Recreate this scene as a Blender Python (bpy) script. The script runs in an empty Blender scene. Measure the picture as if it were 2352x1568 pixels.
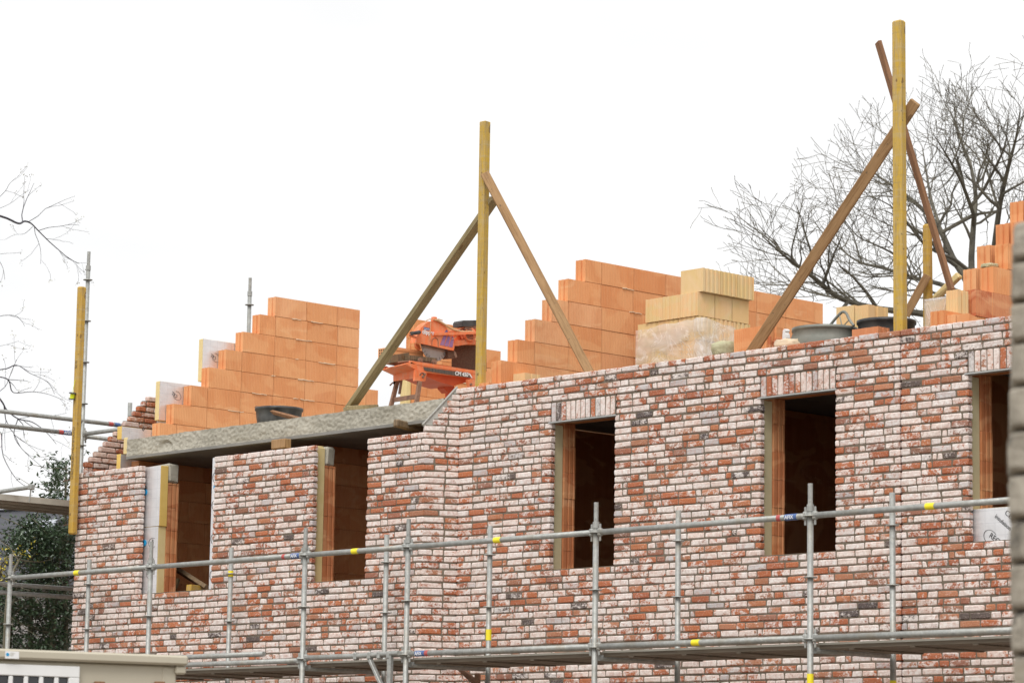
import bpy, math, random
from mathutils import Vector, Matrix, noise as mnoise
import numpy as np

rnd = random.Random(7)
scene = bpy.context.scene
col = scene.collection
rad = math.radians

# ------------------------------------------------------------------ survey of the site
# camera solved from the brick coursing (course height 62.5 mm); at() meets a sight line with a real plane
F = 6913.92
CAM = Vector((21.3191, -19.2801, 1.75))
YAW, PIT, ROL = rad(46.8888), rad(8.767), rad(-0.8836)
def _rot():
    c, s = math.cos, math.sin
    a = Matrix(((c(YAW), -s(YAW), 0), (s(YAW), c(YAW), 0), (0, 0, 1)))
    b = Matrix(((1, 0, 0), (0, c(PIT), -s(PIT)), (0, s(PIT), c(PIT))))
    r = Matrix(((c(ROL), 0, s(ROL)), (0, 1, 0), (-s(ROL), 0, c(ROL))))
    return a @ b @ r
CR = _rot()
def at(u, v, X=None, Y=None, Z=None, D=None):
    d = CR @ Vector(((u - 1176) / F, 1, -(v - 784) / F))
    if X is not None: t = (X - CAM.x) / d.x
    elif Y is not None: t = (Y - CAM.y) / d.y
    elif Z is not None: t = (Z - CAM.z) / d.z
    else: t = D
    return CAM + d * t
H = 0.0625
Z0 = 5.722                                   # top of course 1
def zj(n): return Z0 - n * H                 # bed joint under course n

# ------------------------------------------------------------------ object helpers
def empty(name, loc=(0, 0, 0)):
    o = bpy.data.objects.new(name, None); col.objects.link(o); o.location = loc
    o.empty_display_size = 0.1
    return o
def tag(o, label=None, cat=None, group=None, kind=None):
    if label: o['label'] = label
    if cat: o['category'] = cat
    if group: o['group'] = group
    if kind: o['kind'] = kind
    return o
class MB:
    def __init__(s): s.v = []; s.f = []; s.t = []; s.sm = False
    def add(s, vs, fs, tint=None):
        b = len(s.v); s.v.extend([tuple(p) for p in vs])
        for f in fs:
            s.f.append(tuple(i + b for i in f)); s.t.append(tint)
    def build(s, name, mat, parent=None, smooth=False):
        off = Vector(parent.matrix_basis.translation) if parent else Vector((0, 0, 0))
        if parent and parent.parent: off = Vector((0, 0, 0)) + off + Vector(parent.parent.matrix_basis.translation)
        me = bpy.data.meshes.new(name)
        a = np.array(s.v, dtype=np.float64).reshape(-1, 3)
        if len(a): a = a - np.array(off)
        me.from_pydata(a.tolist(), [], s.f)
        if any(t is not None for t in s.t):
            at_ = me.attributes.new('tint', 'FLOAT_COLOR', 'FACE')
            at_.data.foreach_set('color', np.array([(t if t is not None else (0.5, 0.5, 0.5)) + (1.0,) for t in s.t], dtype=np.float32).ravel())
        if smooth: me.polygons.foreach_set('use_smooth', [True] * len(me.polygons))
        me.materials.append(mat)
        me.update()
        o = bpy.data.objects.new(name, me); col.objects.link(o)
        if parent: o.parent = parent
        return o
def solo(mb, name, mat, base, smooth=False):
    """a top-level thing that is one mesh, with its origin at base"""
    base = Vector(base)
    mb.v = [tuple(Vector(p) - base) for p in mb.v]
    o = mb.build(name, mat, None, smooth); o.location = base
    return o
def box(mb, a, b, tint=None):
    x0, y0, z0 = a; x1, y1, z1 = b
    mb.add([(x0,y0,z0),(x1,y0,z0),(x1,y1,z0),(x0,y1,z0),(x0,y0,z1),(x1,y0,z1),(x1,y1,z1),(x0,y1,z1)],
           [(0,3,2,1),(4,5,6,7),(0,1,5,4),(1,2,6,5),(2,3,7,6),(3,0,4,7)], tint)
def cbox(mb, o, ex, ey, ez, dx, dy, dz, c=0.006, tint=None, jit=0.0, r=rnd):
    """chamfered box with its corner at o, edges along ex, ey, ez"""
    o, ex, ey, ez = Vector(o), Vector(ex), Vector(ey), Vector(ez)
    c = min(c, dx * .3, dy * .3, dz * .3)
    vs = []
    for k in range(8):
        sx, sy, sz = k & 1, (k >> 1) & 1, (k >> 2) & 1
        j = [r.uniform(-jit, jit) for _ in range(3)] if jit else (0, 0, 0)
        cc = c * r.uniform(.7, 1.5) if jit else c
        px, py, pz = dx * sx + j[0], dy * sy + j[1], dz * sz + j[2]
        ix, iy, iz = (cc if not sx else -cc), (cc if not sy else -cc), (cc if not sz else -cc)
        for q in ((px, py + iy, pz + iz), (px + ix, py, pz + iz), (px + ix, py + iy, pz)):
            vs.append(o + ex * q[0] + ey * q[1] + ez * q[2])
    V = lambda k, a: k * 3 + a
    fs = [(V(0,0),V(4,0),V(6,0),V(2,0)), (V(1,0),V(3,0),V(7,0),V(5,0)), (V(0,1),V(1,1),V(5,1),V(4,1)),
          (V(2,1),V(6,1),V(7,1),V(3,1)), (V(0,2),V(2,2),V(3,2),V(1,2)), (V(4,2),V(5,2),V(7,2),V(6,2))]
    for a, b in ((0,1),(2,3),(4,5),(6,7)): fs.append((V(a,1),V(b,1),V(b,2),V(a,2)) if True else 0)
    for a, b in ((0,2),(1,3),(4,6),(5,7)): fs.append((V(a,0),V(b,0),V(b,2),V(a,2)))
    for a, b in ((0,4),(1,5),(2,6),(3,7)): fs.append((V(a,0),V(b,0),V(b,1),V(a,1)))
    for k in range(8): fs.append((V(k,0),V(k,1),V(k,2)))
    mb.add(vs, fs, tint)
def beam(mb, p0, p1, w, t, up=(0, 0, 1), c=0.004, tint=None, jit=0.0):
    """a timber or bar from p0 to p1; w across (p x up), t along up"""
    p0, p1 = Vector(p0), Vector(p1); d = p1 - p0; L = d.length; d.normalize()
    side = d.cross(Vector(up)); side.normalize(); u2 = side.cross(d)
    cbox(mb, p0 - side * w / 2 - u2 * t / 2, d, side, u2, L, w, t, c, tint, jit)
def tube(mb, p0, p1, r, n=12, r1=None, cap=True, tint=None):
    p0, p1 = Vector(p0), Vector(p1); d = (p1 - p0)
    if d.length < 1e-6: return
    d.normalize(); a = d.orthogonal().normalized(); b = d.cross(a); r1 = r if r1 is None else r1
    vs = []
    for p, rr in ((p0, r), (p1, r1)):
        for k in range(n):
            q = 2 * math.pi * k / n; vs.append(p + a * (math.cos(q) * rr) + b * (math.sin(q) * rr))
    fs = [(k, (k + 1) % n, n + (k + 1) % n, n + k) for k in range(n)]
    if cap: fs += [tuple(range(n - 1, -1, -1)), tuple(range(n, 2 * n))]
    mb.add(vs, fs, tint)
def path(mb, pts, r, n=8, r1=None, tint=None):
    """swept tube along a polyline, radius r to r1"""
    pts = [Vector(p) for p in pts]; m = len(pts); r1 = r if r1 is None else r1
    vs = []; prev = None
    for i, p in enumerate(pts):
        d = (pts[min(i + 1, m - 1)] - pts[max(i - 1, 0)])
        d = d.normalized() if d.length > 1e-9 else Vector((0, 0, 1))
        if prev is None: a = d.orthogonal().normalized()
        else:
            a = prev - d * prev.dot(d); a = a.normalized() if a.length > 1e-6 else d.orthogonal().normalized()
        prev = a; b = d.cross(a); rr = r + (r1 - r) * i / max(1, m - 1)
        for k in range(n):
            q = 2 * math.pi * k / n; vs.append(p + a * (math.cos(q) * rr) + b * (math.sin(q) * rr))
    fs = []
    for i in range(m - 1):
        for k in range(n): fs.append((i*n+k, i*n+(k+1)%n, (i+1)*n+(k+1)%n, (i+1)*n+k))
    fs += [tuple(range(n - 1, -1, -1)), tuple(range((m-1)*n, m*n))]
    mb.add(vs, fs, tint)
def prism(mb, pts, vec, tint=None):
    """polygon extruded by vec"""
    pts = [Vector(p) for p in pts]; vec = Vector(vec); n = len(pts)
    vs = pts + [p + vec for p in pts]
    nrm = Vector((0, 0, 0))
    for i in range(n): nrm += pts[i].cross(pts[(i+1) % n])
    flip = nrm.dot(vec) > 0
    top = tuple(range(n)); bot = tuple(range(2*n-1, n-1, -1))
    fs = []
    if flip: fs = [top[::-1], tuple(range(n, 2*n))] + [(i, (i+1) % n, n+(i+1) % n, n+i) for i in range(n)]
    else: fs = [top, bot] + [((i+1) % n, i, n+i, n+(i+1) % n) for i in range(n)]
    mb.add(vs, fs, tint)
def lathe(mb, c, prof, n=40, axis=None, tint=None, squash=1.0, close=False):
    """profile [(r, z)...] turned round a vertical axis (or axis vector) through c"""
    c = Vector(c); ez = Vector(axis).normalized() if axis else Vector((0, 0, 1))
    ex = Vector((1, 0, 0)) if abs(ez.z) > .99 else ez.orthogonal().normalized(); ey = ez.cross(ex)
    vs = []; m = len(prof)
    for r, z in prof:
        for k in range(n):
            q = 2 * math.pi * k / n
            vs.append(c + ex * (r * math.cos(q)) + ey * (r * math.sin(q) * squash) + ez * z)
    fs = []
    for i in range(m - 1):
        for k in range(n): fs.append((i*n+k, i*n+(k+1) % n, (i+1)*n+(k+1) % n, (i+1)*n+k))
    if close: fs += [tuple(range(n-1, -1, -1)), tuple(range((m-1)*n, m*n))]
    mb.add(vs, fs, tint)
def text(s, size, o, ex, ey, mat, name, parent, lift=0.0015, bold=0.0, shear=0.0):
    cu = bpy.data.curves.new(name, 'FONT'); cu.body = s; cu.size = size; cu.extrude = 0.0004
    cu.offset = bold; cu.shear = shear; cu.align_x = 'LEFT'
    tmp = bpy.data.objects.new(name, cu); col.objects.link(tmp)
    bpy.context.view_layer.update()
    me = bpy.data.meshes.new_from_object(tmp)
    bpy.data.objects.remove(tmp); bpy.data.curves.remove(cu)
    ex, ey = Vector(ex).normalized(), Vector(ey).normalized(); n = ex.cross(ey)
    mb = MB()
    mb.add([Vector(o) + ex * v.co.x + ey * v.co.y + n * (v.co.z + lift) for v in me.vertices], [tuple(p.vertices) for p in me.polygons])
    bpy.data.meshes.remove(me)
    return mb.build(name, mat, parent)

# ------------------------------------------------------------------ materials
class NT:
    def __init__(s, name):
        m = bpy.data.materials.new(name); m.use_nodes = True; s.m = m
        s.n = m.node_tree.nodes; s.l = m.node_tree.links; s.n.clear()
        s.out = s.n.new('ShaderNodeOutputMaterial'); s.b = s.n.new('ShaderNodeBsdfPrincipled')
        s.l.new(s.b.outputs[0], s.out.inputs[0])
        s.tc = s.n.new('ShaderNodeTexCoord')
    def set(s, i, v):
        if hasattr(v, 'is_output'): s.l.new(v, i)
        elif isinstance(v, (tuple, list)) and len(v) == 3 and i.type == 'RGBA': i.default_value = (*v, 1)
        else: i.default_value = v
    def co(s, scale=(1, 1, 1), add=None):
        mp = s.n.new('ShaderNodeMapping'); mp.inputs['Scale'].default_value = scale
        s.l.new(s.tc.outputs['Object'], mp.inputs[0]); o = mp.outputs[0]
        if add is not None:
            va = s.n.new('ShaderNodeVectorMath'); va.operation = 'ADD'
            s.l.new(o, va.inputs[0]); s.l.new(add, va.inputs[1]); o = va.outputs[0]
        return o
    def noise(s, scale=5, detail=4, rough=.55, vec=None, dist=0.0):
        t = s.n.new('ShaderNodeTexNoise'); t.inputs['Scale'].default_value = scale; t.inputs['Detail'].default_value = detail
        t.inputs['Roughness'].default_value = rough; t.inputs['Distortion'].default_value = dist
        s.l.new(vec if vec is not None else s.co(), t.inputs['Vector']); return t.outputs['Fac']
    def voro(s, scale=10, vec=None, feature='F1', rand=1.0):
        t = s.n.new('ShaderNodeTexVoronoi'); t.inputs['Scale'].default_value = scale; t.feature = feature
        t.inputs['Randomness'].default_value = rand
        s.l.new(vec if vec is not None else s.co(), t.inputs['Vector']); return t.outputs['Distance']
    def ramp(s, fac, stops, interp='LINEAR'):
        r = s.n.new('ShaderNodeValToRGB'); r.color_ramp.interpolation = interp; e = r.color_ramp.elements
        while len(e) < len(stops): e.new(.5)
        for k, (p, c) in enumerate(stops):
            e[k].position = p; e[k].color = (*c, 1) if not isinstance(c, (int, float)) else (c, c, c, 1)
        s.l.new(fac, r.inputs[0]); return r.outputs[0]
    def mix(s, f, a, b, blend='MIX'):
        m = s.n.new('ShaderNodeMix'); m.data_type = 'RGBA'; m.blend_type = blend
        s.set(m.inputs[0], f); s.set(m.inputs[6], a); s.set(m.inputs[7], b); return m.outputs[2]
    def math(s, op, a, b=0.0, c=None, clamp=False):
        m = s.n.new('ShaderNodeMath'); m.operation = op; m.use_clamp = clamp
        s.set(m.inputs[0], a); s.set(m.inputs[1], b)
        if c is not None: s.set(m.inputs[2], c)
        return m.outputs[0]
    def mapr(s, v, a, b, c=0.0, d=1.0):
        m = s.n.new('ShaderNodeMapRange'); m.clamp = True
        s.set(m.inputs[0], v); s.set(m.inputs[1], a); s.set(m.inputs[2], b); s.set(m.inputs[3], c); s.set(m.inputs[4], d)
        return m.outputs[0]
    def attr(s, name='tint'):
        a = s.n.new('ShaderNodeAttribute'); a.attribute_name = name
        sp = s.n.new('ShaderNodeSeparateColor'); s.l.new(a.outputs['Color'], sp.inputs[0])
        return a.outputs['Vector'], sp.outputs[0], sp.outputs[1], sp.outputs[2]
    def scalev(s, v, k):
        m = s.n.new('ShaderNodeVectorMath'); m.operation = 'SCALE'; s.l.new(v, m.inputs[0]); m.inputs['Scale'].default_value = k; return m.outputs[0]
    def bump(s, h, strength=.3, dist=.01):
        b = s.n.new('ShaderNodeBump'); b.inputs['Strength'].default_value = strength; b.inputs['Distance'].default_value = dist
        s.l.new(h, b.inputs['Height']); s.l.new(b.outputs[0], s.b.inputs['Normal'])
    def done(s, color, rough=.8, metal=0.0, spec=None):
        s.set(s.b.inputs['Base Color'], color); s.set(s.b.inputs['Roughness'], rough); s.set(s.b.inputs['Metallic'], metal)
        if spec is not None: s.b.inputs['Specular IOR Level'].default_value = spec
        return s.m

def mat_plain(name, c1, c2=None, scale=8, rough=.7, metal=0, bump=.1, dist=.004, detail=5, spec=None, streak=(1, 1, 1)):
    t = NT(name); n = t.noise(scale, detail, .6, t.co(streak))
    t.bump(t.noise(scale * 6, 4), bump, dist)
    return t.done(t.ramp(n, [(.3, c1), (.7, c2 or c1)]), rough, metal, spec)

def mat_brick(name='brick', white=1.0):
    t = NT(name); vec, r, g, b = t.attr()
    off = t.scalev(vec, 37.0)
    base = t.ramp(g, [(0, (.49, .16, .066)), (.34, (.43, .135, .060)), (.54, (.38, .12, .058)), (.63, (.30, .14, .095)), (.70, (.36, .16, .09)),
                      (.84, (.48, .205, .11)), (.965, (.46, .17, .075)), (.972, (.11, .092, .082)), (1, (.075, .07, .07))])
    v1 = t.noise(70, 3, .6, t.co((1, 1, 1), off))
    base = t.mix(t.mapr(v1, .3, .75, 0, .55), base, t.mix(.5, base, (.18, .08, .06)))
    v3 = t.noise(85, 4, .75, t.co((1, 1, 1.5), off), 1.0)
    base = t.mix(t.mapr(v3, .55, .66, 0, .65), base, (.72, .56, .49))
    # lime skin left on the reclaimed bricks: cover set per brick, torn edge from noise
    n1 = t.noise(19, 8, .72, t.co((1, 1, 1.3), off), 1.5)
    n2 = t.noise(60, 4, .7, t.co((1, 1, 1), off), .4)
    n0 = t.noise(7.5, 3, .5, t.co((1, 1, 1.2), off), .8)
    n = t.math('ADD', t.math('ADD', t.math('MULTIPLY', n1, .42), t.math('MULTIPLY', n2, .20)), t.math('MULTIPLY', n0, .38))
    big = t.mapr(t.noise(.55, 3, .55), .35, .65, -.014, .014)
    th = t.math('ADD', t.mapr(r, 0, 1, .605, .375), big)
    m = t.math('SUBTRACT', n, th)
    mask = t.mapr(m, -.018, .03, 0, 1)
    thin = t.mapr(t.noise(24, 5, .65, t.co((1, 1, 1), off), .6), .34, .58, .55, 1)
    mask = t.math('MULTIPLY', mask, thin)
    mask = t.math('MULTIPLY', mask, .97 * white)
    lime = t.ramp(b, [(0, (.82, .77, .735)), (.3, (.79, .70, .65)), (.55, (.77, .715, .68)), (.85, (.82, .78, .755)), (.93, (.66, .635, .62)), (1, (.47, .475, .49))])
    lime = t.mix(t.mapr(n2, .42, .70, 0, .50), lime, (.61, .45, .37))
    lime = t.mix(t.mapr(t.noise(34, 4, .6, t.co((1, 1, 1), off)), .52, .66, 0, .35), lime, (.52, .46, .43))
    c = t.mix(mask, base, lime)
    # specks of soot
    sp = t.math('GREATER_THAN', t.noise(110, 2, .5, t.co((1, 1, 1), off)), .70)
    c = t.mix(t.math('MULTIPLY', sp, .6), c, (.10, .075, .07))
    t.bump(t.math('ADD', t.math('MULTIPLY', mask, .5), t.noise(90, 5, .7)), .55, .0035)
    return t.done(c, .92, 0, .2)

def mat_block(name, stops, dark, ribs=False):
    t = NT(name); vec, r, g, b = t.attr(); off = t.scalev(vec, 53.0)
    c = t.ramp(r, stops)
    n = t.noise(3.2, 5, .6, t.co((1, 1, .7), off), .8)
    c = t.mix(t.mapr(n, .44, .58, 0, .42), c, dark)
    n3 = t.noise(40, 3, .6, t.co((1, 1, .08), off))
    c = t.mix(t.mapr(n3, .4, .7, 0, .13), c, (.72, .45, .27))
    sm = t.mapr(t.noise(2.0, 4, .6, t.co((1, 1, 2.5), off), 1.0), .60, .68, 0, .06 if ribs else .38)
    c = t.mix(sm, c, (.80, .50, .28))
    pl = t.noise(1.7, 2, .5, t.co((1, 1, 2.2), off), .6)
    c = t.mix(t.mapr(pl, .50, .54, 0, .06 if ribs else .30), c, (.80, .46, .23))
    if ribs:
        w = t.n.new('ShaderNodeTexWave'); w.wave_profile = 'SIN'; w.inputs['Scale'].default_value = 13
        w.inputs['Distortion'].default_value = .3; w.bands_direction = 'DIAGONAL'
        t.l.new(t.co((1, 1, 0.0)), w.inputs['Vector'])
        t.bump(w.outputs['Fac'], .9, .008)
    else: t.bump(t.noise(120, 3), .25, .002)
    return t.done(c, .86, 0, .25)

def mat_timber(name, c1, c2, knot=(.16, .09, .04), paint=None, along='z', wear=.5, lo=.35):
    """grain runs along the object's axis"""
    t = NT(name)
    k = {'z': (14, 14, .9), 'xy': (3, 3, 26)}[along]
    n = t.noise(3.0, 6, .65, t.co(k), .6)
    c = t.ramp(n, [(.26, tuple(.72 * a for a in c1)), (.42, c1), (.55, c2), (.74, tuple(.8 * a for a in c1))])
    gl = t.noise(9, 5, .7, t.co(tuple(3 * q for q in k[:2]) + (.5,)), .3)
    c = t.mix(t.mapr(gl, .54, .70, 0, .55), c, tuple(.42 * a for a in c1))
    if paint:
        w = t.noise(4.5, 6, .7, t.co((5, 5, 1.2)), .5)
        c = t.mix(t.mapr(w, lo, lo + .22, 0, wear), c, paint)
        band = t.noise(2.2, 3, .7, t.co((.6, .6, 7)))
        c = t.mix(t.mapr(band, .50, .66, 0, .55), c, (.47, .37, .20))
        c = t.mix(t.mapr(gl, .52, .68, 0, .45), c, (.24, .16, .055))
        b2 = t.noise(3.1, 4, .75, t.co((.8, .8, 9)))
        c = t.mix(t.mapr(b2, .56, .70, 0, .5), c, (.27, .20, .10))
    v = t.math('LESS_THAN', t.noise(11, 2, .4, t.co((1, 1, .55))), .27)
    c = t.mix(t.math('MULTIPLY', v, .75), c, knot)
    v2 = t.math('GREATER_THAN', t.noise(42, 2, .5, t.co((1, 1, .6))), .71)
    c = t.mix(t.math('MULTIPLY', v2, .7), c, (.11, .085, .06))
    t.bump(n, .35, .004)
    return t.done(c, .75, 0, .3)

def mat_concrete():
    t = NT('raw_concrete')
    n = t.noise(2.2, 6, .62)
    c = t.ramp(n, [(.28, (.31, .29, .235)), (.52, (.41, .385, .32)), (.74, (.49, .46, .385))])
    n2 = t.noise(30, 6, .75, t.co((.8, .8, 1)), .3)
    c = t.mix(t.mapr(n2, .56, .72, 0, .5), c, (.14, .135, .115))
    c = t.mix(t.mapr(t.noise(75, 4, .7), .52, .70, 0, .32), c, (.46, .44, .38))
    c = t.mix(t.mapr(t.noise(1.3, 4, .6), .58, .7, 0, .35), c, (.36, .30, .22))
    h = t.math('SUBTRACT', t.math('MULTIPLY', t.noise(10, 6, .7), 1.0), t.mapr(n2, .56, .70, 0, .8))
    t.bump(h, .6, .012)
    return t.done(c, .93, 0, .2)

def mat_galv():
    t = NT('galvanised_steel')
    n = t.noise(22, 5, .65, t.co((1, 1, 1)), .5)
    c = t.ramp(n, [(.3, (.27, .275, .26)), (.55, (.37, .375, .355)), (.75, (.48, .48, .455))])
    c = t.mix(t.mapr(t.noise(7, 5, .7), .52, .68, 0, .45), c, (.30, .255, .18))
    w = t.math('GREATER_THAN', t.noise(60, 3, .5), .69)
    c = t.mix(t.math('MULTIPLY', w, .5), c, (.60, .58, .52))
    t.bump(t.noise(80, 3), .12, .002)
    return t.done(c, .52, .35, .5)

def mat_orange():
    t = NT('orange_paint')
    n = t.noise(5, 6, .65, None, .6)
    c = t.ramp(n, [(.3, (.78, .165, .045)), (.55, (.84, .215, .075)), (.75, (.78, .32, .17))])
    c = t.mix(t.mapr(t.noise(3, 6, .7, t.co((6, 6, 1.2))), .46, .70, 0, .65), c, (.66, .38, .235))
    c = t.mix(t.math('MULTIPLY', t.math('GREATER_THAN', t.noise(30, 4, .6), .68), .6), c, (.28, .16, .10))
    t.bump(n, .1, .003)
    return t.done(c, .5, 0, .4)

def mat_foil():
    t = NT('foil_facing')
    n = t.noise(9, 5, .6)
    c = t.ramp(n, [(.3, (.74, .735, .745)), (.7, (.84, .835, .845))])
    # faint printed grid on the facing, 100 mm
    def grid(axis):
        sep = t.n.new('ShaderNodeSeparateXYZ'); t.l.new(t.co((10, 10, 10)), sep.inputs[0])
        return t.math('LESS_THAN', t.math('FRACT', sep.outputs[axis], 0.0), .045)
    g = t.math('MAXIMUM', t.math('MAXIMUM', grid(0), grid(1)), grid(2))
    c = t.mix(t.math('MULTIPLY', g, .28), c, (.40, .40, .43))
    t.bump(t.noise(14, 5, .6, t.co((1, 1, 1)), 1), .35, .008)
    return t.done(c, .36, .62, .5)

def mat_film():
    t = NT('clear_plastic_film')
    tr = t.n.new('ShaderNodeBsdfTransparent'); tr.inputs[0].default_value = (.985, .98, .98, 1)
    tl = t.n.new('ShaderNodeBsdfTranslucent'); tl.inputs[0].default_value = (.93, .92, .92, 1)
    gl = t.b; gl.inputs['Base Color'].default_value = (.92, .91, .91, 1); gl.inputs['Roughness'].default_value = .22
    n = t.noise(2.2, 2, .5, t.co((1, 1, 2.4)), .6)
    t.bump(t.noise(3, 2, .5, t.co((1, 1, 2)), .6), .25, .02)
    m1 = t.n.new('ShaderNodeMixShader'); m1.inputs[0].default_value = .45
    t.l.new(gl.outputs[0], m1.inputs[1]); t.l.new(tl.outputs[0], m1.inputs[2])
    m2 = t.n.new('ShaderNodeMixShader'); rd = t.math('ABSOLUTE', t.math('SUBTRACT', t.noise(3.4, 3, .55, t.co((1, 1, .7)), 1.6), .5)); cr = t.mapr(rd, .0, .03, .30, 0.0)
    t.l.new(t.math('ADD', t.mapr(n, .38, .60, .18, .66), cr, clamp=True), m2.inputs[0])
    t.l.new(tr.outputs[0], m2.inputs[1]); t.l.new(m1.outputs[0], m2.inputs[2])
    t.l.new(m2.outputs[0], t.out.inputs[0])
    return t.m

def mat_leaf(name, c1, c2, rough=.32):
    t = NT(name); vec, r, g, b = t.attr()
    c = t.ramp(r, [(0, c1), (1, c2)])
    t.b.inputs['Transmission Weight'].default_value = 0
    return t.done(c, rough, 0, .55)

M = dict(
    brick=mat_brick(), brick_gable=mat_brick('gable_brick', .72),
    mortar=mat_plain('mortar', (.125, .10, .072), (.19, .155, .115), 14, .95, bump=.5, dist=.006),
    mortar_light=mat_plain('pale_mortar', (.33, .32, .29), (.46, .45, .41), 14, .95, bump=.5, dist=.006),
    block=mat_block('orange_clay', [(0, (.66, .275, .112)), (.2, (.75, .345, .15)), (.45, (.70, .32, .138)), (.65, (.77, .385, .18)), (.82, (.64, .265, .107)), (1, (.78, .42, .22))], (.61, .235, .09)),
    block_in=mat_block('shaded_inner_clay', [(0, (.47, .17, .07)), (.6, (.52, .20, .08)), (1, (.43, .15, .065))], (.40, .13, .055)),  # clay darkened to put the shade of jamb recesses into its colour
    block_red=mat_block('red_clay', [(0, (.46, .125, .055)), (1, (.52, .16, .07))], (.42, .11, .05)),
    block_pale=mat_block('pale_orange_clay', [(0, (.68, .285, .11)), (.5, (.72, .32, .135)), (1, (.65, .26, .10))], (.61, .22, .075)),
    block_yel=mat_block('yellow_clay', [(0, (.70, .51, .27)), (.5, (.74, .55, .31)), (1, (.67, .48, .24))], (.66, .49, .19)),
    concrete=mat_concrete(), galv=mat_galv(),
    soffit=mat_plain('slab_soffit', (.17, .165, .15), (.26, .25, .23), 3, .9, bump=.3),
    yellow=mat_timber('yellow_formwork_timber', (.36, .26, .12), (.50, .36, .16), paint=(.56, .355, .035), wear=.85, lo=.36),
    yellow_b=mat_timber('orange_yellow_timber', (.38, .24, .08), (.50, .33, .11), paint=(.56, .34, .04), wear=.75, lo=.36),
    wood=mat_timber('brown_timber', (.30, .175, .08), (.40, .245, .12)),
    wood_old=mat_timber('weathered_timber', (.27, .215, .11), (.38, .305, .17)),
    wood_red=mat_timber('reddish_timber', (.20, .10, .05), (.28, .145, .075)),
    wood_dark=mat_timber('dirty_timber', (.15, .105, .065), (.24, .17, .10)),
    foam=mat_plain('yellow_foam', (.68, .53, .24), (.76, .62, .33), 6, .9, bump=.25),
    foam_y=mat_plain('strong_yellow_foam', (.70, .46, .11), (.78, .55, .17), 6, .9, bump=.25),
    foam_g=mat_plain('weathered_foam', (.46, .40, .24), (.55, .48, .30), 6, .9, bump=.25),
    foil=mat_foil(), film=mat_film(), orange=mat_orange(),
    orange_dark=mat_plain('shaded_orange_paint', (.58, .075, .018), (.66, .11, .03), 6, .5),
    blade=mat_plain('blade_steel', (.36, .35, .34), (.50, .48, .46), 9, .42, .6),
    label=mat_plain('dusty_black_label', (.035, .033, .033), (.17, .13, .10), 16, .7, streak=(3, 3, .4)),
    dark=mat_plain('dark_rubber', (.035, .033, .033), (.075, .07, .065), 12, .7),
    rust=mat_plain('rusty_steel', (.10, .045, .025), (.17, .085, .05), 60, .9, bump=.9, dist=.008),
    dusty=mat_plain('dusty_iron', (.17, .10, .07), (.36, .20, .13), 14, .85),
    hose=mat_plain('tan_hose', (.55, .33, .16), (.64, .42, .24), 20, .55),
    tub=mat_plain('black_tub_plastic', (.022, .024, .027), (.10, .10, .095), 7, .5, bump=.25),
    zinc=mat_plain('dull_zinc', (.20, .215, .19), (.30, .305, .27), 7, .6, .3, bump=.25),
    tape=mat_plain('yellow_tape', (.85, .70, .02), (.88, .75, .03), 5, .5, bump=0),
    red=mat_plain('red_band', (.42, .07, .07), (.50, .10, .09), 9, .5),
    blue=mat_plain('blue_band', (.05, .10, .27), (.09, .16, .36), 9, .5),
    white=mat_plain('white_print', (.78, .78, .78), None, 5, .6, bump=0),
    black=mat_plain('black_print', (.03, .03, .035), None, 5, .6, bump=0),
    purple=mat_plain('purple_stripe', (.22, .11, .30), (.36, .18, .33), 9, .5),
    deck=mat_plain('deck_board', (.14, .115, .088), (.22, .18, .135), 5, .85, streak=(1, 12, 12)),
    deck_al=mat_plain('deck_rail_metal', (.42, .40, .34), (.52, .50, .44), 7, .5, .3),
    cabin=mat_plain('cream_sheet_steel', (.46, .42, .325), (.50, .455, .36), 2.5, .55, bump=.05),
    frame=mat_plain('white_frame', (.74, .74, .73), (.80, .80, .79), 5, .5, bump=.02),
    glass=mat_plain('dark_window_glass', (.018, .019, .021), (.03, .03, .033), 3, .08, bump=0, spec=.8),
    slate=mat_plain('slate_roof', (.055, .057, .068), (.085, .087, .10), 3, .55, streak=(1, 1, 8)),
    zinc_edge=mat_plain('roof_edge_metal', (.42, .45, .50), (.50, .53, .57), 3, .5),
    grey_brick=mat_plain('grey_brick', (.24, .225, .215), (.34, .32, .31), 7, .9, streak=(1, 1, 9)),
    leaf=mat_leaf('holly_leaf', (.014, .032, .014), (.075, .125, .06)),
    leaf_y=mat_leaf('yellow_leaf', (.42, .36, .03), (.60, .50, .06), .6),
    bud=mat_leaf('pale_bud', (.25, .24, .16), (.50, .48, .38), .7),
    bark=mat_plain('grey_bark', (.08, .073, .06), (.17, .155, .115), 4, .95, bump=.6, dist=.02),
    bark_b=mat_plain('dark_bark', (.05, .047, .058), (.09, .085, .10), 5, .9),
    bark_h=mat_plain('shrub_bark', (.12, .11, .07), (.19, .17, .12), 8, .9),
    stone=None, wool=mat_plain('mineral_wool', (.52, .50, .30), (.64, .62, .42), 18, .95, bump=.9, dist=.02),
    glue=mat_plain('cream_glue', (.64, .50, .34), (.74, .60, .44), 20, .9, bump=.5),
    soil=mat_plain('bare_soil', (.15, .12, .09), (.25, .21, .165), .7, .95, bump=.6, dist=.05),
    steel=mat_plain('lintel_steel', (.36, .37, .36), (.46, .47, .46), 9, .5, .3),
    lime_yellow=mat_plain('fluorescent_yarn', (.72, .82, .01), (.80, .88, .03), 60, .7),
    sticker=mat_plain('blue_disc_print', (.01, .27, .55), (.02, .32, .62), 5, .5, bump=0),
)
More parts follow.
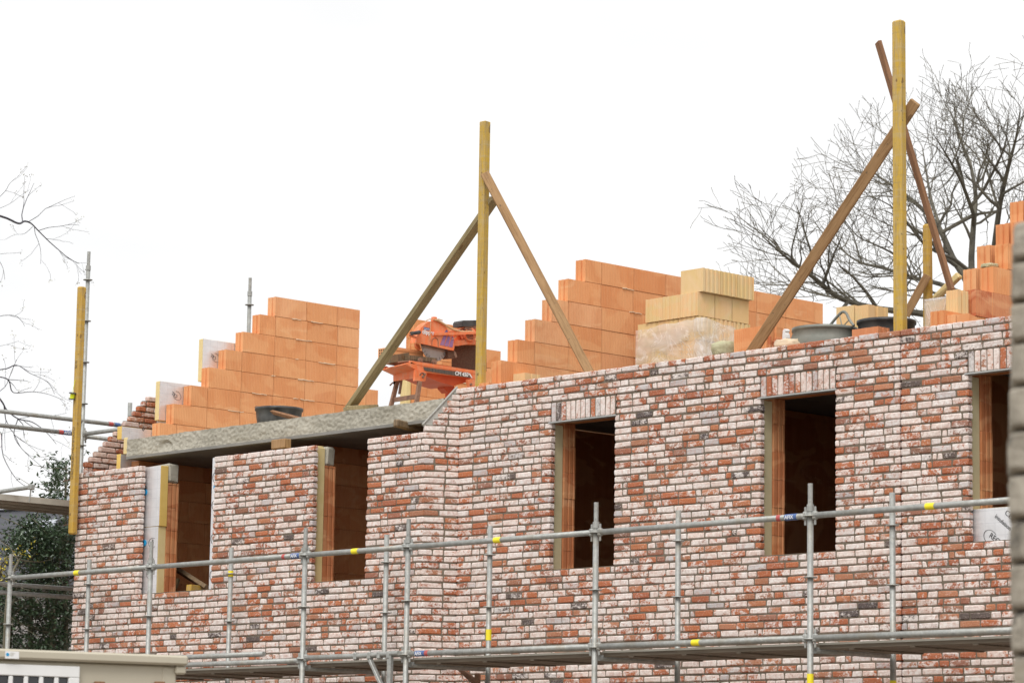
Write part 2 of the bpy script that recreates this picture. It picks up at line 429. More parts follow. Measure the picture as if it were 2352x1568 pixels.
def mat_stone():
    t = NT('weathered_stone')
    c = t.ramp(t.noise(7, 6, .65), [(.28, (.20, .18, .145)), (.5, (.34, .305, .25)), (.72, (.46, .42, .35))])
    c = t.mix(t.mapr(t.noise(16, 5, .6), .56, .68, 0, .8), c, (.095, .088, .078))
    c = t.mix(t.mapr(t.noise(4, 4, .6), .55, .7, 0, .4), c, (.30, .235, .13))
    t.bump(t.noise(20, 6, .7), .7, .015)
    return t.done(c, .95, 0, .2)
M['stone'] = mat_stone()

def smooth_pts(p, k=3):
    out = []
    for i in range(len(p) - 1):
        a, b, c, d = p[max(i-1, 0)], p[i], p[i+1], p[min(i+2, len(p)-1)]
        for j in range(k):
            t = j / k; out.append(.5 * ((2*b) + (c - a)*t + (2*a - 5*b + 4*c - d)*t*t + (3*b - a - 3*c + d)*t*t*t))
    out.append(p[-1]); return out

# ------------------------------------------------------------------ brick leaves
DEP = 0.065
YL = -0.2965
UP = Vector((0, 0, 1))
def btint(r=rnd):
    q = r.random()
    if q < .48: w = r.uniform(.66, 1.0)
    elif q < .78: w = r.uniform(.42, .66)
    elif q < .95: w = r.uniform(.2, .42)
    else: w = r.uniform(0, .2)
    g = r.random()
    if g > .968: w = min(w, r.uniform(.15, .75))
    return (w, g, r.random())
def brick(mb, p, d, inn, L, z0, z1, dep=DEP, tint=None):
    j = rnd.uniform(-.0035, .0035)
    cbox(mb, Vector((p.x, p.y, z0)) + inn * j, d, inn, UP, L, dep, z1 - z0, .0072, tint or btint(), .0022)
def course(mb, a, b, n, inn, first=None, last=None, lastL=None, firstL=None):
    """one course of bricks from plan point a to b; inn points into the wall"""
    a = Vector((a[0], a[1], 0)); b = Vector((b[0], b[1], 0)); d = b - a; S = d.length; d.normalize()
    z0, z1 = zj(n) + .0055 + rnd.uniform(-.001, .001), zj(n - 1) - .0055 + rnd.uniform(-.001, .001)
    s = 0.0; i = 0; g = .0105
    while s < S - .012:
        q = rnd.random()
        L = rnd.uniform(.198, .208) if q < .60 else rnd.uniform(.092, .102) if q < .80 else rnd.uniform(.145, .165) if q < .93 else rnd.uniform(.04, .06)
        if i == 0 and firstL: L = firstL
        rem = S - s - L - g
        if rem < .045:
            L = S - s
            if L > .225: L = L * .5 if L > .26 else .5 * L
        L = min(L, S - s)
        t = first if (i == 0 and first) else (last if (last and s + L > S - .02) else None)
        brick(mb, a + d * s, d, inn, L, z0, z1, tint=t)
        s += L + g; i += 1
def wall_leaf(root, d0, d1, inn, spans, mats=('brick', 'mortar'), name='bricks'):
    """spans: {course: [(s0, s1), ...]} along d0->d1; also lays the recessed mortar behind"""
    mb = MB(); d0 = Vector((*d0, 0)); d1 = Vector((*d1, 0)); d = (d1 - d0).normalized(); inn = Vector((*inn, 0))
    mo = MB(); runs = {}
    for n in sorted(spans):
        for sp in spans[n]:
            s0, s1 = sp[0], sp[1]; kw = sp[2] if len(sp) > 2 else {}
            p, q = d0 + d * s0, d0 + d * s1
            course(mb, (p.x, p.y), (q.x, q.y), n, inn, **kw)
            runs.setdefault((round(s0, 3), round(s1, 3)), []).append(n)
    for (s0, s1), ns in runs.items():          # mortar, one box per unbroken run of equal courses
        ns.sort(); st = ns[0]; pv = ns[0]
        for n in ns[1:] + [None]:
            if n is None or n != pv + 1:
                e = .012
                p = d0 + d * (s0 + e)
                top = zj(st - 1) - (.018 if True else 0)
                o = Vector((p.x, p.y, zj(pv) + (.003 if pv < 91 else 0))) + inn * .0085
                hh = top - o.z
                if (st - 1) in set(k for k in spans): hh = zj(st - 1) + .003 - o.z - .0004 * (hash((s0, s1)) % 3)
                cbox(mo, o, d, inn, UP, (s1 - s0) - 2 * e, DEP - .024, hh, .0005)
                if n is not None: st = n
            if n is not None: pv = n
    a = mb.build(name, M[mats[0]], root); b = mo.build('mortar', M[mats[1]], root)
    return a, b
NB = 91
lefttint = {n: btint() for n in range(1, NB + 1)}
corner = {n: btint() for n in range(1, NB + 1)}
left2 = {n: btint() for n in range(1, NB + 1)}

XL = -5.90; XE = -0.165
# --- left house front with its splayed return
fA = tag(empty('brick_wall', (-3.0, YL, 0)), 'left brick front wall with two window gaps still open at the top below the concrete slab', 'brick wall')
O1 = (-4.72, -3.45); O2 = (-1.83, -1.007)
sp = {}
for n in range(8, NB + 1):
    kw_l = dict(first=left2[n]); kw_r = dict(last=corner[n])
    if n <= 29:
        w = rnd.uniform(-.004, .004)
        sp[n] = [(0, O1[0] - XL + w, kw_l), (O1[1] - XL - w, O2[0] - XL + w, {}), (O2[1] - XL - w, XE - XL, kw_r)]
        sp[n] = [(round(x[0], 2) if i else 0, round(x[1], 2) if i < 2 else XE - XL, x[2]) for i, x in enumerate(sp[n])]
    else: sp[n] = [(0, XE - XL, dict(first=left2[n], last=corner[n]))]
wall_leaf(fA, (XL, YL), (XE, YL), (0, 1), sp)
rv = Vector((0 - XE, 0 - YL, 0)); RL = rv.length; rv.normalize(); rin = Vector((-rv.y, rv.x, 0))
steps = {1: .036, 2: .076, 3: .12, 4: .165, 5: .21, 6: .26, 7: RL}
sp = {}
for n in range(1, NB + 1):
    s = RL - steps.get(n, RL)
    kw = dict(first=corner[n]) if n >= 7 else {}
    kw['firstL'] = None if n >= 7 else rnd.choice([.2, .1, .15])
    sp[n] = [(round(s, 3), RL + .007, kw)]
wall_leaf(fA, (XE, YL), (0, 0), (rin.x, rin.y), sp, name='return_bricks')
# sloping mortar fillet that closes the racked-back end of the return
mb = MB()
def rp(s, z, dd=0.0): return Vector((XE, YL, 0)) + rv * s + rin * dd + UP * z
ft = [rp(RL - .030, Z0 + .010, .014), rp(-.012, zj(6) + .006, .014), rp(-.0, zj(6) - .012, .014), rp(RL - .01, zj(6) - .012, .014), rp(RL - .01, Z0 - .006, .014)]
prism(mb, ft, rin * .045)
mb.build('mortar_fillet', M['mortar_light'], fA)
mb = MB()
beam(mb, rp(RL - .022, Z0 + .012, .03), rp(-.016, zj(6) + .005, .03), .058, .012, rin.cross(rv), .002, jit=.002)
mb.build('fillet_edge', M['zinc_edge'] if False else M['mortar_light'], fA)

# --- middle and right house fronts
W1 = (1.27, 2.105); W2 = (3.888, 4.737); W3 = (6.155, 7.0)
XJ = 5.447
def front(name_label, x0, x1, wins, first=False):
    r = tag(empty('brick_wall', ((x0 + x1) / 2, 0, 0)), name_label, 'brick wall')
    sp = {}
    for n in range(1, NB + 1):
        cuts = []
        for w in wins:
            if 5 <= n <= 29:
                e = round(rnd.uniform(-.005, .005), 2) if n > 7 else 0
                cuts.append((w[0] + (0 if n > 7 else -.012), w[1] + (0 if n > 7 else .012)))
        xs = [x0]
        for c in cuts: xs += [c[0], c[1]]
        xs.append(x1)
        sp[n] = [(round(xs[i] - x0, 3), round(xs[i+1] - x0, 3)) for i in range(0, len(xs), 2)]
    wall_leaf(r, (x0, 0), (x1, 0), (0, 1), sp)
    if x0 < .1:
        mc = MB(); box(mc, (-.06, .0125, 0), (.03, .063, Z0 - .02)); mc.build('corner_mortar', M['mortar'], r)
    for w in wins:
        mb = MB(); mo = MB(); k = 13; g = (w[1] - w[0]) / k
        for i in range(k):
            cbox(mb, (w[0] + i * g + .005, rnd.uniform(-.003, .003), zj(7) + .004), (1, 0, 0), (0, 1, 0), UP, g - .0105, DEP, .1875 - .013, .007, btint(), .002)
        box(mo, (w[0] - .005, .0106, zj(7) + .006), (w[1] + .005, DEP - .003, zj(4) + .001))
        so = mb.build('soldier_course', M['brick'], r); mo.build('soldier_mortar', M['mortar'], so)
        mb = MB()
        box(mb, (w[0] - .03, -.006, zj(7) - .009), (w[1] + .02, .064, zj(7) + .003)); box(mb, (w[0] - .03, .0645, zj(7) - .009), (w[1] + .02, .072, zj(7) + .09))
        mb.build('steel_lintel', M['steel'], r)
    return r
fB = front('middle brick front wall with two dark window openings under soldier courses', -.009, XJ - .005, [W1, W2])
fC = front('right brick front wall beyond the vertical joint, its window half hidden by the stone pillar', XJ + .006, 9.2, [W3])

# --- gable of the left house, brick leaf racked back in steps
fD = tag(empty('brick_wall', (XL, 3, 0)), 'brick side wall stepping up in single courses behind the yellow corner post', 'brick wall')
gu = [341.2, 330.3, 319.3, 308.7, 298.6, 286.8, 276.4, 265, 254, 242.3, 231.4, 220.1, 209, 197.8, 185.3]
gv = [905, 916.5, 928, 939.5, 950.5, 962, 974, 986, 997, 1009, 1020.5, 1032, 1043.5, 1055, 1067.5]
sp = {}
y0g = YL + .0665
for i, n in enumerate(range(-7, 8)):
    y = at(gu[i], gv[i], X=XL + DEP).y
    sp[n] = [(round(max(0, y - y0g), 3), 7.5, {})]
for n in range(8, NB + 1): sp[n] = [(0, 7.5, dict(first=left2[n]))]
wall_leaf(fD, (XL, y0g), (XL, y0g + 7.5), (1, 0), sp, ('brick_gable', 'mortar'))

# ------------------------------------------------------------------ block walls
def blk(mb, o, ex, ey, L, T, Hh, ribs=20, tint=None, ends=(1, 1), gd=.004):
    """hollow clay block: ribbed faces (y=0 and y=T), tongued ends; o is the lower corner, ex along, ey through"""
    o, ex, ey = Vector(o), Vector(ex), Vector(ey)
    pl = []
    def face(y, sgn, rev):
        q = []
        if ribs:
            w = L / ribs
            for i in range(ribs):
                x = i * w
                q += [(x + .16 * w, y), (x + .62 * w, y), (x + .70 * w, y + sgn * gd), (x + .99 * w, y + sgn * gd)]
            q = [(0.0, y)] + q[:-1] + [(L, y)]
        else: q = [(0.0, y), (L, y)]
        return q[::-1] if rev else q
    pl += face(0, 1, False)
    if ends[1]: pl += [(L, .30*T), (L-.014, .32*T), (L-.014, .46*T), (L, .48*T), (L, .72*T), (L-.007, .74*T), (L-.007, .84*T), (L, .86*T)]
    pl += face(T, -1, True)
    if ends[0]: pl += [(0, .86*T), (.007, .84*T), (.007, .74*T), (0, .72*T), (0, .48*T), (.014, .46*T), (.014, .32*T), (0, .30*T)]
    n = len(pl)
    vs = [o + ex * x + ey * y for x, y in pl] + [o + ex * x + ey * y + UP * Hh for x, y in pl]
    fs = [(i, (i+1) % n, n + (i+1) % n, n + i) for i in range(n)] + [tuple(range(n-1, -1, -1)), tuple(range(n, 2*n))]
    if ex.cross(ey).z < 0: fs = [f[::-1] for f in fs]
    mb.add(vs, fs, tint)
def tt(): return (rnd.random(), rnd.random(), rnd.random())
BH = .2285
def block_rows(mb, glue, rows, X, T, facing=1, BL=.46, ribs=20):
    """rows: list of (z0, y0, y1); ribbed face at X looking +X"""
    for i, (z, y0, y1) in enumerate(rows):
        y = y0; k = 0
        while y < y1 - .03:
            L = BL if k or rnd.random() < .5 else BL * .5
            if k == 0: L = [BL * .5, BL][i % 2] if y1 - y0 > 1 else BL
            L = min(L, y1 - y)
            if y1 - y - L < .10: L = y1 - y
            blk(mb, (X + rnd.uniform(-.003, .003), y + .003, z + .002), (0, 1, 0), (-1, 0, 0), L - .006, T, BH - .005, max(3, int(ribs * L / BL)), tt())
            y += L; k += 1
        if glue is not None:
            for q in range(rnd.randint(1, 3)):
                yy = rnd.uniform(y0 + .2, max(y0 + .3, y1 - .3)); ll = rnd.uniform(.04, .28)
                if yy + ll > y1: continue
                pts = [(X + .003 + rnd.uniform(-.002, .005), yy + ll * j / 6, z + rnd.uniform(-.004, .004)) for j in range(7)]
                path(glue, pts, rnd.uniform(.004, .008), 6, .004)
def block_wall(label, base, rows, X, T=.14, mat='block', glue=True, parts=None):
    r = tag(empty('block_wall', base), label, 'block wall')
    mb = MB(); gl = MB() if glue else None
    block_rows(mb, gl, rows, X, T)
    mb.build('blocks', M[mat], r)
    if gl and gl.v: gl.build('glue_seams', M['glue'], r)
    return r
ZS = 5.62                                      # top of the left slab
gs = [(330, 1002), (350, 965), (382, 922), (422, 880), (463, 840), (502, 797), (541, 757), (580, 717), (615, 678)]
ys = [at(u, v, X=-5.38).y for u, v in gs]
ys = [ys[1] + .0] + ys[2:]
rows = [(ZS + BH * i, ys[i], 3.45 if i < 4 else 3.143) for i in range(8)]
XG = -5.24
w1 = block_wall('orange clay block side wall stepping up to the right behind the concrete slab', (XG, 1.5, ZS), rows, XG)
rows = [(ZS + BH * i, 3.985, 5.4 if i < 7 else 5.0) for i in range(8)]
w3 = block_wall('orange clay block wall partly hidden behind the orange masonry saw', (XG, 4.6, ZS), rows, XG, mat='block_pale')
XP = .30
zt2 = 7.137
ys2 = [at(u, v, X=XP - .14).y for u, v in ((1322, 590), (1282, 636), (1245, 682), (1206, 725), (1166, 770), (1128, 818), (1100, 868), (1100, 900))]
rows = [(zt2 - BH * (i + 1), ys2[i], [4.97, 5.2, 5.6][min(i, 2)]) for i in range(7)]
w2 = block_wall('long orange clay block party wall stepping up behind the middle brick front', (XP, 2.5, 5.5), rows, XP)
# party wall on the right, two leaves
XQ1, XQ2 = 5.55, 5.76
p4 = [(2210.8, 668), (2250.8, 615), (2284, 561.7), (2322, 512)]
rows = []
for u, v in p4:
    p = at(u, v, X=XQ2 - .14); rows.append((p.z - BH, p.y, 2.8))
zb = rows[0][0]; rows = [(zb + BH * i, r_[1], r_[2]) for i, r_ in enumerate(rows)]
rows += [(zb + BH * 4, rows[3][1] + .23, 2.8), (zb - BH, .19, 2.8)]
w4 = block_wall('stepped wall of reddish clay blocks at the right edge, nearer of the two leaves', (XQ2, 1, 5.5), rows, XQ2, mat='block_pale', glue=False)
mb = MB(); blk(mb, (XQ2 + .004, rows[0][1] - .004, zb + .001), (0, 1, 0), (-1, 0, 0), .46, .149, BH - .002, 20, tt()); mb.build('dark_red_block', M['block_red'], w4)
p5 = [(2211.7, 619), (2243, 565.6), (2286, 514), (2319, 462)]
rows = []
for u, v in p5:
    p = at(u, v, X=XQ1 - .14); rows.append((p.z - BH, p.y, 2.8))
zb5 = rows[0][0]; rows = [(zb5 + BH * i, r_[1], r_[2]) for i, r_ in enumerate(rows)]
rows += [(zb5 - BH, rows[0][1], 2.8), (zb5 - 2 * BH, rows[0][1], 2.8)]
w5 = block_wall('stepped wall of pale orange blocks at the right edge, rear leaf showing as a strip', (XQ1, 1, 5.5), rows, XQ1, mat='block', glue=False)

# ------------------------------------------------------------------ floors, slabs and inner leaves
def slab(label, x0, x1, y0, y1, z0, z1, rough=True):
    r = tag(empty('concrete_slab', ((x0 + x1) / 2, (y0 + y1) / 2, z0)), label, 'concrete slab')
    mb = MB(); nx, nz = int((x1 - x0) / .014), 14
    lip = .03
    def P(i, j, ny=0):
        x = x0 + (x1 - x0) * i / nx; z = z0 + lip + (z1 - z0 - lip) * j / nz
        a = mnoise.fractal(Vector((x * 4, z * 9, 1.7)), 1.0, 2.0, 4); b = mnoise.noise(Vector((x * 26, z * 30, 5)))
        c = mnoise.noise(Vector((x * 2.3, z * 3.1, 9)))
        dy = .008 * a + .009 * b + .030 * max(0, min(1, (c - .38) * 6)) * math.sin(math.pi * j / nz)
        if j == nz: z += .010 * mnoise.fractal(Vector((x * 3, 4, 0)), 1, 2, 4)
        return (x, y0 + dy, z)
    vs = [P(i, j) for j in range(nz + 1) for i in range(nx + 1)]
    fs = [(j*(nx+1)+i, j*(nx+1)+i+1, (j+1)*(nx+1)+i+1, (j+1)*(nx+1)+i) for j in range(nz) for i in range(nx)]
    mb.add(vs, fs)
    top = [(vs[nz*(nx+1)+i][0], y1, z1 - .004) for i in range(nx + 1)]
    mb.add([vs[nz*(nx+1)+i] for i in range(nx + 1)] + top, [(i, i+1, nx+2+i, nx+1+i) for i in range(nx)])
    box(mb, (x0, y0 + .05, z0 + lip + .001), (x1, y1, z1 - .02))
    mb.build('slab_body', M['concrete'], r)
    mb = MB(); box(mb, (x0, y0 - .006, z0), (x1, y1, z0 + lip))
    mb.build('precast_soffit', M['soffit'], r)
    return r
slab('raw concrete floor slab with rough open edge over the left window gaps', -5.27, -.12, -.10, 7.0, 5.405, ZS)
def plain_slab(label, x0, x1, y0, y1, z0, z1):
    mb = MB(); box(mb, (x0, y0, z0), (x1, y1, z1)); return tag(solo(mb, 'concrete_slab', M['soffit'], (x0, y0, z0)), label, 'concrete slab')
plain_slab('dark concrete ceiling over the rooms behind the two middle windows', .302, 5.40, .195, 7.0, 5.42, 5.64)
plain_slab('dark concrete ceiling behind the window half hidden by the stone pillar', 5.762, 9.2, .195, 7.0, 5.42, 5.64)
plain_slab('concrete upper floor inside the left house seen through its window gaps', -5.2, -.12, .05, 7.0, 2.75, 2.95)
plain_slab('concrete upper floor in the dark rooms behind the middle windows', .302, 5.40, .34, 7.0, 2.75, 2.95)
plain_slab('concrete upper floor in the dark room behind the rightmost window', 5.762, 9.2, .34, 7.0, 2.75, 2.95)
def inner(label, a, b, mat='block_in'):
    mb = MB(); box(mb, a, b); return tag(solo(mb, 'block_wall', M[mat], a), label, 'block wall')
def inner_rows(label, X, y0, y1):
    zt = 5.402; rows = [(2.952 + BH * 1.0 * i, y0, y1) for i in range(10)]
    r = block_wall(label, (X, (y0 + y1) / 2, 2.952), rows, X, mat='block', glue=False)
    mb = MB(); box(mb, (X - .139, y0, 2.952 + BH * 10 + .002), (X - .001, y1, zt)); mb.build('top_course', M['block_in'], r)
inner_rows('brown ribbed side wall inside the left house seen through its first gap', -5.24, .05, 7.0)
inner_rows('brown ribbed cross wall inside the left house seen through its second gap', -2.56, .35, 5.5)
inner('unseen back wall added to keep the middle and right rooms dark', (.16, 7.005, 0), (9.2, 7.15, 5.60))  # unseen; put in to keep the rooms behind the windows dark
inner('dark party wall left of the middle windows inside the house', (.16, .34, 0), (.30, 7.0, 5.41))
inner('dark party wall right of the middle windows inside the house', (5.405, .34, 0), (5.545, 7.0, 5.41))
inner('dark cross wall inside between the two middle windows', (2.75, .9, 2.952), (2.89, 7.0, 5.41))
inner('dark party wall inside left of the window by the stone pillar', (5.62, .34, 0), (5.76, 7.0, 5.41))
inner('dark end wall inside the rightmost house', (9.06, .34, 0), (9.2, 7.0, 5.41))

def leaf(label, x0, x1, wins, y0, y1, ztop, mat='block'):
    """inner block leaf of a front: piers beside the openings, sills and heads"""
    r = tag(empty('block_wall', ((x0 + x1) / 2, y0, 0)), label, 'block wall')
    mb = MB(); T = y1 - y0
    xs = [x0] + [c for w in wins for c in w[:2]] + [x1]
    for i in range(0, len(xs), 2):
        a, b = xs[i], xs[i+1]; k = 0; z = 3.86
        zt = ztop
        if wins:
            zt = wins[min(i // 2, len(wins) - 1)][2]
        while z < zt - .01:
            hh = min(BH + .015, zt - z)
            x = b; kk = 0
            while x > a + .01:
                L = .46 if (kk or k % 2) else .23
                L = min(L, x - a)
                j = rnd.uniform(-.004, .004) if kk == 0 else 0
                blk(mb, (x - L + .001 + j, y0, z + .001), (1, 0, 0), (0, 1, 0), L - .002, T, hh - .003, 0, tt())
                x -= L; kk += 1
            z += hh; k += 1
    mb.build('blocks', M[mat], r)
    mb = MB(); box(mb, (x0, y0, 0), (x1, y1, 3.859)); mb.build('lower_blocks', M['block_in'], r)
    return r
# left house: boards stand out beyond the brick jambs
XA1 = at(370, 1072, Y=-.205).x; XA2 = at(484.5, 1200, Y=-.205).x; XA3 = at(729, 1035, Y=-.205).x
lf = leaf('orange block inner leaf behind the left brick front', -5.27, -.12, [(XA1, XA2, 5.10), (XA3, -.93, 5.10)], -.10, .04, 5.10, 'block_in')  # all front leaves: darker clay stands in for shade in the reveals
for xe, vv, nm in ((XA1, 0, 'a'), (XA3, 0, 'b')):
    mb = MB(); cbox(mb, (xe - .5, -.10, 5.10), (1, 0, 0), (0, 1, 0), UP, .503, .14, .20, .02, None, .012)
    mb.build('concrete_pad', M['concrete'], lf)
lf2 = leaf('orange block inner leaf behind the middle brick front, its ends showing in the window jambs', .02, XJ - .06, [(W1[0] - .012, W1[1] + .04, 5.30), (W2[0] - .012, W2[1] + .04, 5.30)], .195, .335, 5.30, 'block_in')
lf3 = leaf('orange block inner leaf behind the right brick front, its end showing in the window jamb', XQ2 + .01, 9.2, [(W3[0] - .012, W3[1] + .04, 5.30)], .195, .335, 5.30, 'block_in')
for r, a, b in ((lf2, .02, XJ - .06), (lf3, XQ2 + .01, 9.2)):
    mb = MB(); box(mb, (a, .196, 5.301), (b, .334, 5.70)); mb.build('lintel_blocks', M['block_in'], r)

# ------------------------------------------------------------------ insulation
def board(label, a, b, foil_dirs, foam='foam', group=None):
    """foam board with thin foil facings on the faces named in foil_dirs ('-y', '+x' ...)"""
    r = tag(empty('insulation_board', a), label, 'insulation board', group)
    mb = MB(); cbox(mb, a, (1,0,0), (0,1,0), UP, b[0]-a[0], b[1]-a[1], b[2]-a[2], .004, None, .001); mb.build('foam_core', M[foam], r)
    mb = MB(); e = .0025
    for d in foil_dirs:
        if d == '-y': box(mb, (a[0] + .001, a[1] - e, a[2] + .002), (b[0] - .001, a[1] - .0005, b[2] - .002))
        if d == '+x': box(mb, (b[0] + .0005, a[1] + .001, a[2] + .002), (b[0] + e, b[1] - .001, b[2] - .002))
    mb.build('foil_facing', M['foil'], r)
    return r
def stamp(r, o, ex, size, word='RECTICEL', ring=True, tilt=0.0, sub=None):
    """the maker's mark printed on the foil: oval with the word beside it"""
    ex = Vector(ex).normalized(); ey = UP; ex2 = ex * math.cos(tilt) + ey * math.sin(tilt); ey2 = ey * math.cos(tilt) - ex * math.sin(tilt)
    o = Vector(o); fo = [c for c in r.children if c.name.startswith('foil')][0]
    text(word, size, o, ex2, ey2, M['black'], 'printed_word', fo, .002)
    if sub: text(sub, size * .7, o - ey2 * size * .8 + ex2 * size, ex2, ey2, M['black'], 'printed_word', fo, .002)
    if ring:
        mb = MB(); n = ex2.cross(ey2); pts = []
        for k in range(26):
            q = rad(60 + 250 * k / 25); pts.append(o + ex2 * (size * .25 + size * 1.15 * math.cos(q)) + ey2 * (size * .1 + size * .85 * math.sin(q)) + n * .0018)
        path(mb, pts, size * .032, 4); mb.build('printed_oval', M['black'], fo)
    return r
b1a = board('foil faced board with bright yellow edge, upper one in the left window gap', (-5.25, -.205, 4.63), (XA1, -.105, 5.275), ['-y'], 'foam_y')
b1b = board('foil faced board with pale yellow edge, lower one in the left window gap', (-5.25, -.203, 3.90), (XA1 - .012, -.103, 4.628), ['-y'], 'foam')
stamp(b1a, (XA1 - .36, -.208, 5.07), (1, 0, 0), .075, 'RECTICEL'[4:], True, rad(-28))
stamp(b1a, (XA1 - .40, -.208, 4.78), (1, 0, 0), .075, 'RECTICEL'[4:], True, rad(-28))
stamp(b1b, (XA1 - .12, -.206, 4.45), (1, 0, 0), .06, 'R', True)
stamp(b1b, (XA1 - .14, -.206, 4.12), (1, 0, 0), .06, 'R', True)
b2 = board('tall foil strip of insulation beside the right brick jamb of the left window gap', (XA2, -.205, 3.90), (XA3 - .02, -.105, 5.29), ['-y'], 'foam')
for zz in (5.07, 4.78, 4.43, 4.05): stamp(b2, (XA2 + .075, -.208, zz), (1, 0, 0), .075, 'CEL', True, rad(-28))
for b_, u, v in ((b1a, 334, 1130), (b1b, 332, 1246), (b2, 495, 1118)):
    p = at(u, v, Y=-.21); mb = MB(); lathe(mb, (p.x, -.2085, p.z), [(0, 0), (.032, 0), (.034, .004), (.010, .006), (0, .006)], 20, (0, -1, 0)); mb.build('blue_washer', M['sticker'], b_)
b3 = board('pale yellow board edge in the second window gap', (XA3 - .02 + .002, -.205, 3.90), (XA3 + .004, -.105, 5.27), [], 'foam')
board('insulation right of the second window gap behind the bricks', (-.90, -.205, 3.90), (-.30, -.105, 5.27), ['-y'], 'foam')
board('weathered foam edge in the jamb left of the first middle window', (W1[0] - .6, .085, 3.80), (W1[0] - .028, .19, 5.27), ['-y'], 'foam_g')
board('weathered foam edge in the jamb left of the second middle window', (W2[0] - .6, .085, 3.80), (W2[0] - .028, .19, 5.27), ['-y'], 'foam_g')
board('weathered foam edge in the jamb left of the window by the stone pillar', (W3[0] - .6, .085, 4.15), (W3[0] - .028, .19, 5.27), ['-y'], 'foam_g')
b4 = board('printed foil board standing in the bottom of the window by the stone pillar', (W3[0] - .1, .084, 3.86), (W3[1], .184, 4.185), ['-y'], 'foam_y')
q = at(2307, 1179, Y=.08); stamp(b4, (q.x - .0, .081, q.z), (1, 0, 0), .062, 'CEL', False, rad(-38), None)
q = at(2298, 1186, Y=.08); stamp(b4, (q.x - .06, .081, q.z + .0), (1, 0, 0), .05, 'insulation', False, rad(-38))
q = at(2271, 1232, Y=.08); stamp(b4, (q.x, .081, q.z), (1, 0, 0), .062, 'RECTICEL', True, rad(-35))
# boards on the gable, stepping with the blocks
XB = -5.392
def gboard(label, u0, v_top, v_bot, y_len, foam='foam', th=.075, X=XB):
    a = at(u0, v_top, X=X - th); z1 = a.z; z0 = at(u0, v_bot, X=X - th).z
    return board(label, (X - th, a.y, z0), (X, a.y + y_len, z1), ['+x'], foam)
g1 = gboard('foil faced board with pale edge standing highest behind the stepped side wall', 457, 779, 877, 1.2)
g2 = gboard('foil faced board with pale edge standing above the stepped side bricks', 358, 876, 966, 1.2)
g3 = gboard('short foil board with bright yellow edge lying at the left end of the slab', 269.5, 980, 1010, .62, 'foam_y', .085)
g4 = gboard('narrow pale foam piece against the left end of the concrete slab', 284, 1005, 1043, .05, 'foam', .075, -5.285)
g5 = gboard('bright yellow foam edge under the left end of the slab above the first bricks', 268, 1043, 1078, .30, 'foam_y', .075, -5.40)
g6 = board('pale yellow insulation strip standing at the window gap behind the masonry saw', (-5.37, 3.90, ZS), (-5.26, 3.975, 6.75), [], 'foam')
for g_, uu, vv in ((g1, 497, 822), (g2, 408, 909)):
    p = at(uu, vv, X=XB); stamp(g_, (XB + .003, p.y, p.z), (0, 1, 0), .052, 'CEL', True, rad(150))
p = at(338, 984, X=XB); stamp(g3, (XB + .003, p.y - .02, p.z), (0, 1, 0), .07, 'R', False, rad(140))

# ------------------------------------------------------------------ timber posts with their braces
def post(label, c, z0, z1, wx, wy, mat, name='timber_post', chamf=.012):
    r = tag(empty(name, (c[0], c[1], z0)), label, 'timber post')
    mb = MB(); o = Vector((c[0] - wx / 2, c[1] - wy / 2, z0))
    n = 14
    cbox(mb, o, (1, 0, 0), (0, 1, 0), UP, wx, wy, z1 - z0, chamf, None, .002)
    mb.build('post', M[mat], r); return r
def brace(r, p0, p1, w, t, mat, up, name='brace'):
    mb = MB(); p0, p1 = Vector(p0), Vector(p1)
    beam(mb, (0, 0, 0), (0, 0, (p1 - p0).length), w, t, (0, 1, 0), .004, None, .0015)
    # geometry kept along local z so the grain runs with the board
    d = (p1 - p0).normalized(); side = d.cross(Vector(up)).normalized(); u2 = side.cross(d)
    rot = Matrix((side, u2, d)).transposed().to_4x4()
    me_o = MB.build(mb, name, M[mat], None)
    me_o.parent = r
    me_o.matrix_local = Matrix.Translation(p0 - r.location) @ rot
    return me_o
fp = Vector((.68, -.73, 0))                      # towards the camera
# corner post, hung outside the brick corner
pc = at(178, 943, Y=-.37)
r1 = post('orange-yellow corner post with dark lettering hung in front of the left brick corner', (pc.x, -.375), 4.60, 7.335, .082, .075, 'yellow_b')
mb = MB()
for u, v in ((147, 1100), (147, 1202)):
    mb = MB(); p = at(u + 19, v, Y=-.375); tube(mb, (p.x - .16, -.375, p.z - .01), (p.x + .01, -.375, p.z), .006, 8); mb.build('fixing_rod', M['rust'], r1)
po = [c for c in r1.children if c.name.startswith('post')][0]
text('OBENERBOMUMMAVO', .056, (pc.x + .022, -.4135, 5.20), (0, 0, 1), (-1, 0, 0), M['wood_dark'], 'lettering', po, .001)
text('SHI', .062, (pc.x + .022, -.4135, 6.42), (0, 0, 1), (-1, 0, 0), M['wood_dark'], 'lettering', po, .001)
# centre post
CX_, CY_ = at(1104, 885, Y=.16).x, .16
r2 = post('yellow timber post with two raking braces in the middle above the brick front', (CX_ + .0, CY_), 5.64, at(1114, 280, Y=CY_).z, .085, .075, 'yellow', chamf=.006)
a, b = at(1137, 455, Y=CY_ + .06), at(800, 942, Y=.75)
brace(r2, b, a, .05, .115, 'wood_old', (.3, -.95, .1))
a, b = at(1113, 398, Y=CY_ - .055), at(1362, 870, Y=.50)
brace(r2, b, a, .085, .04, 'wood', (.73, -.68, .1))
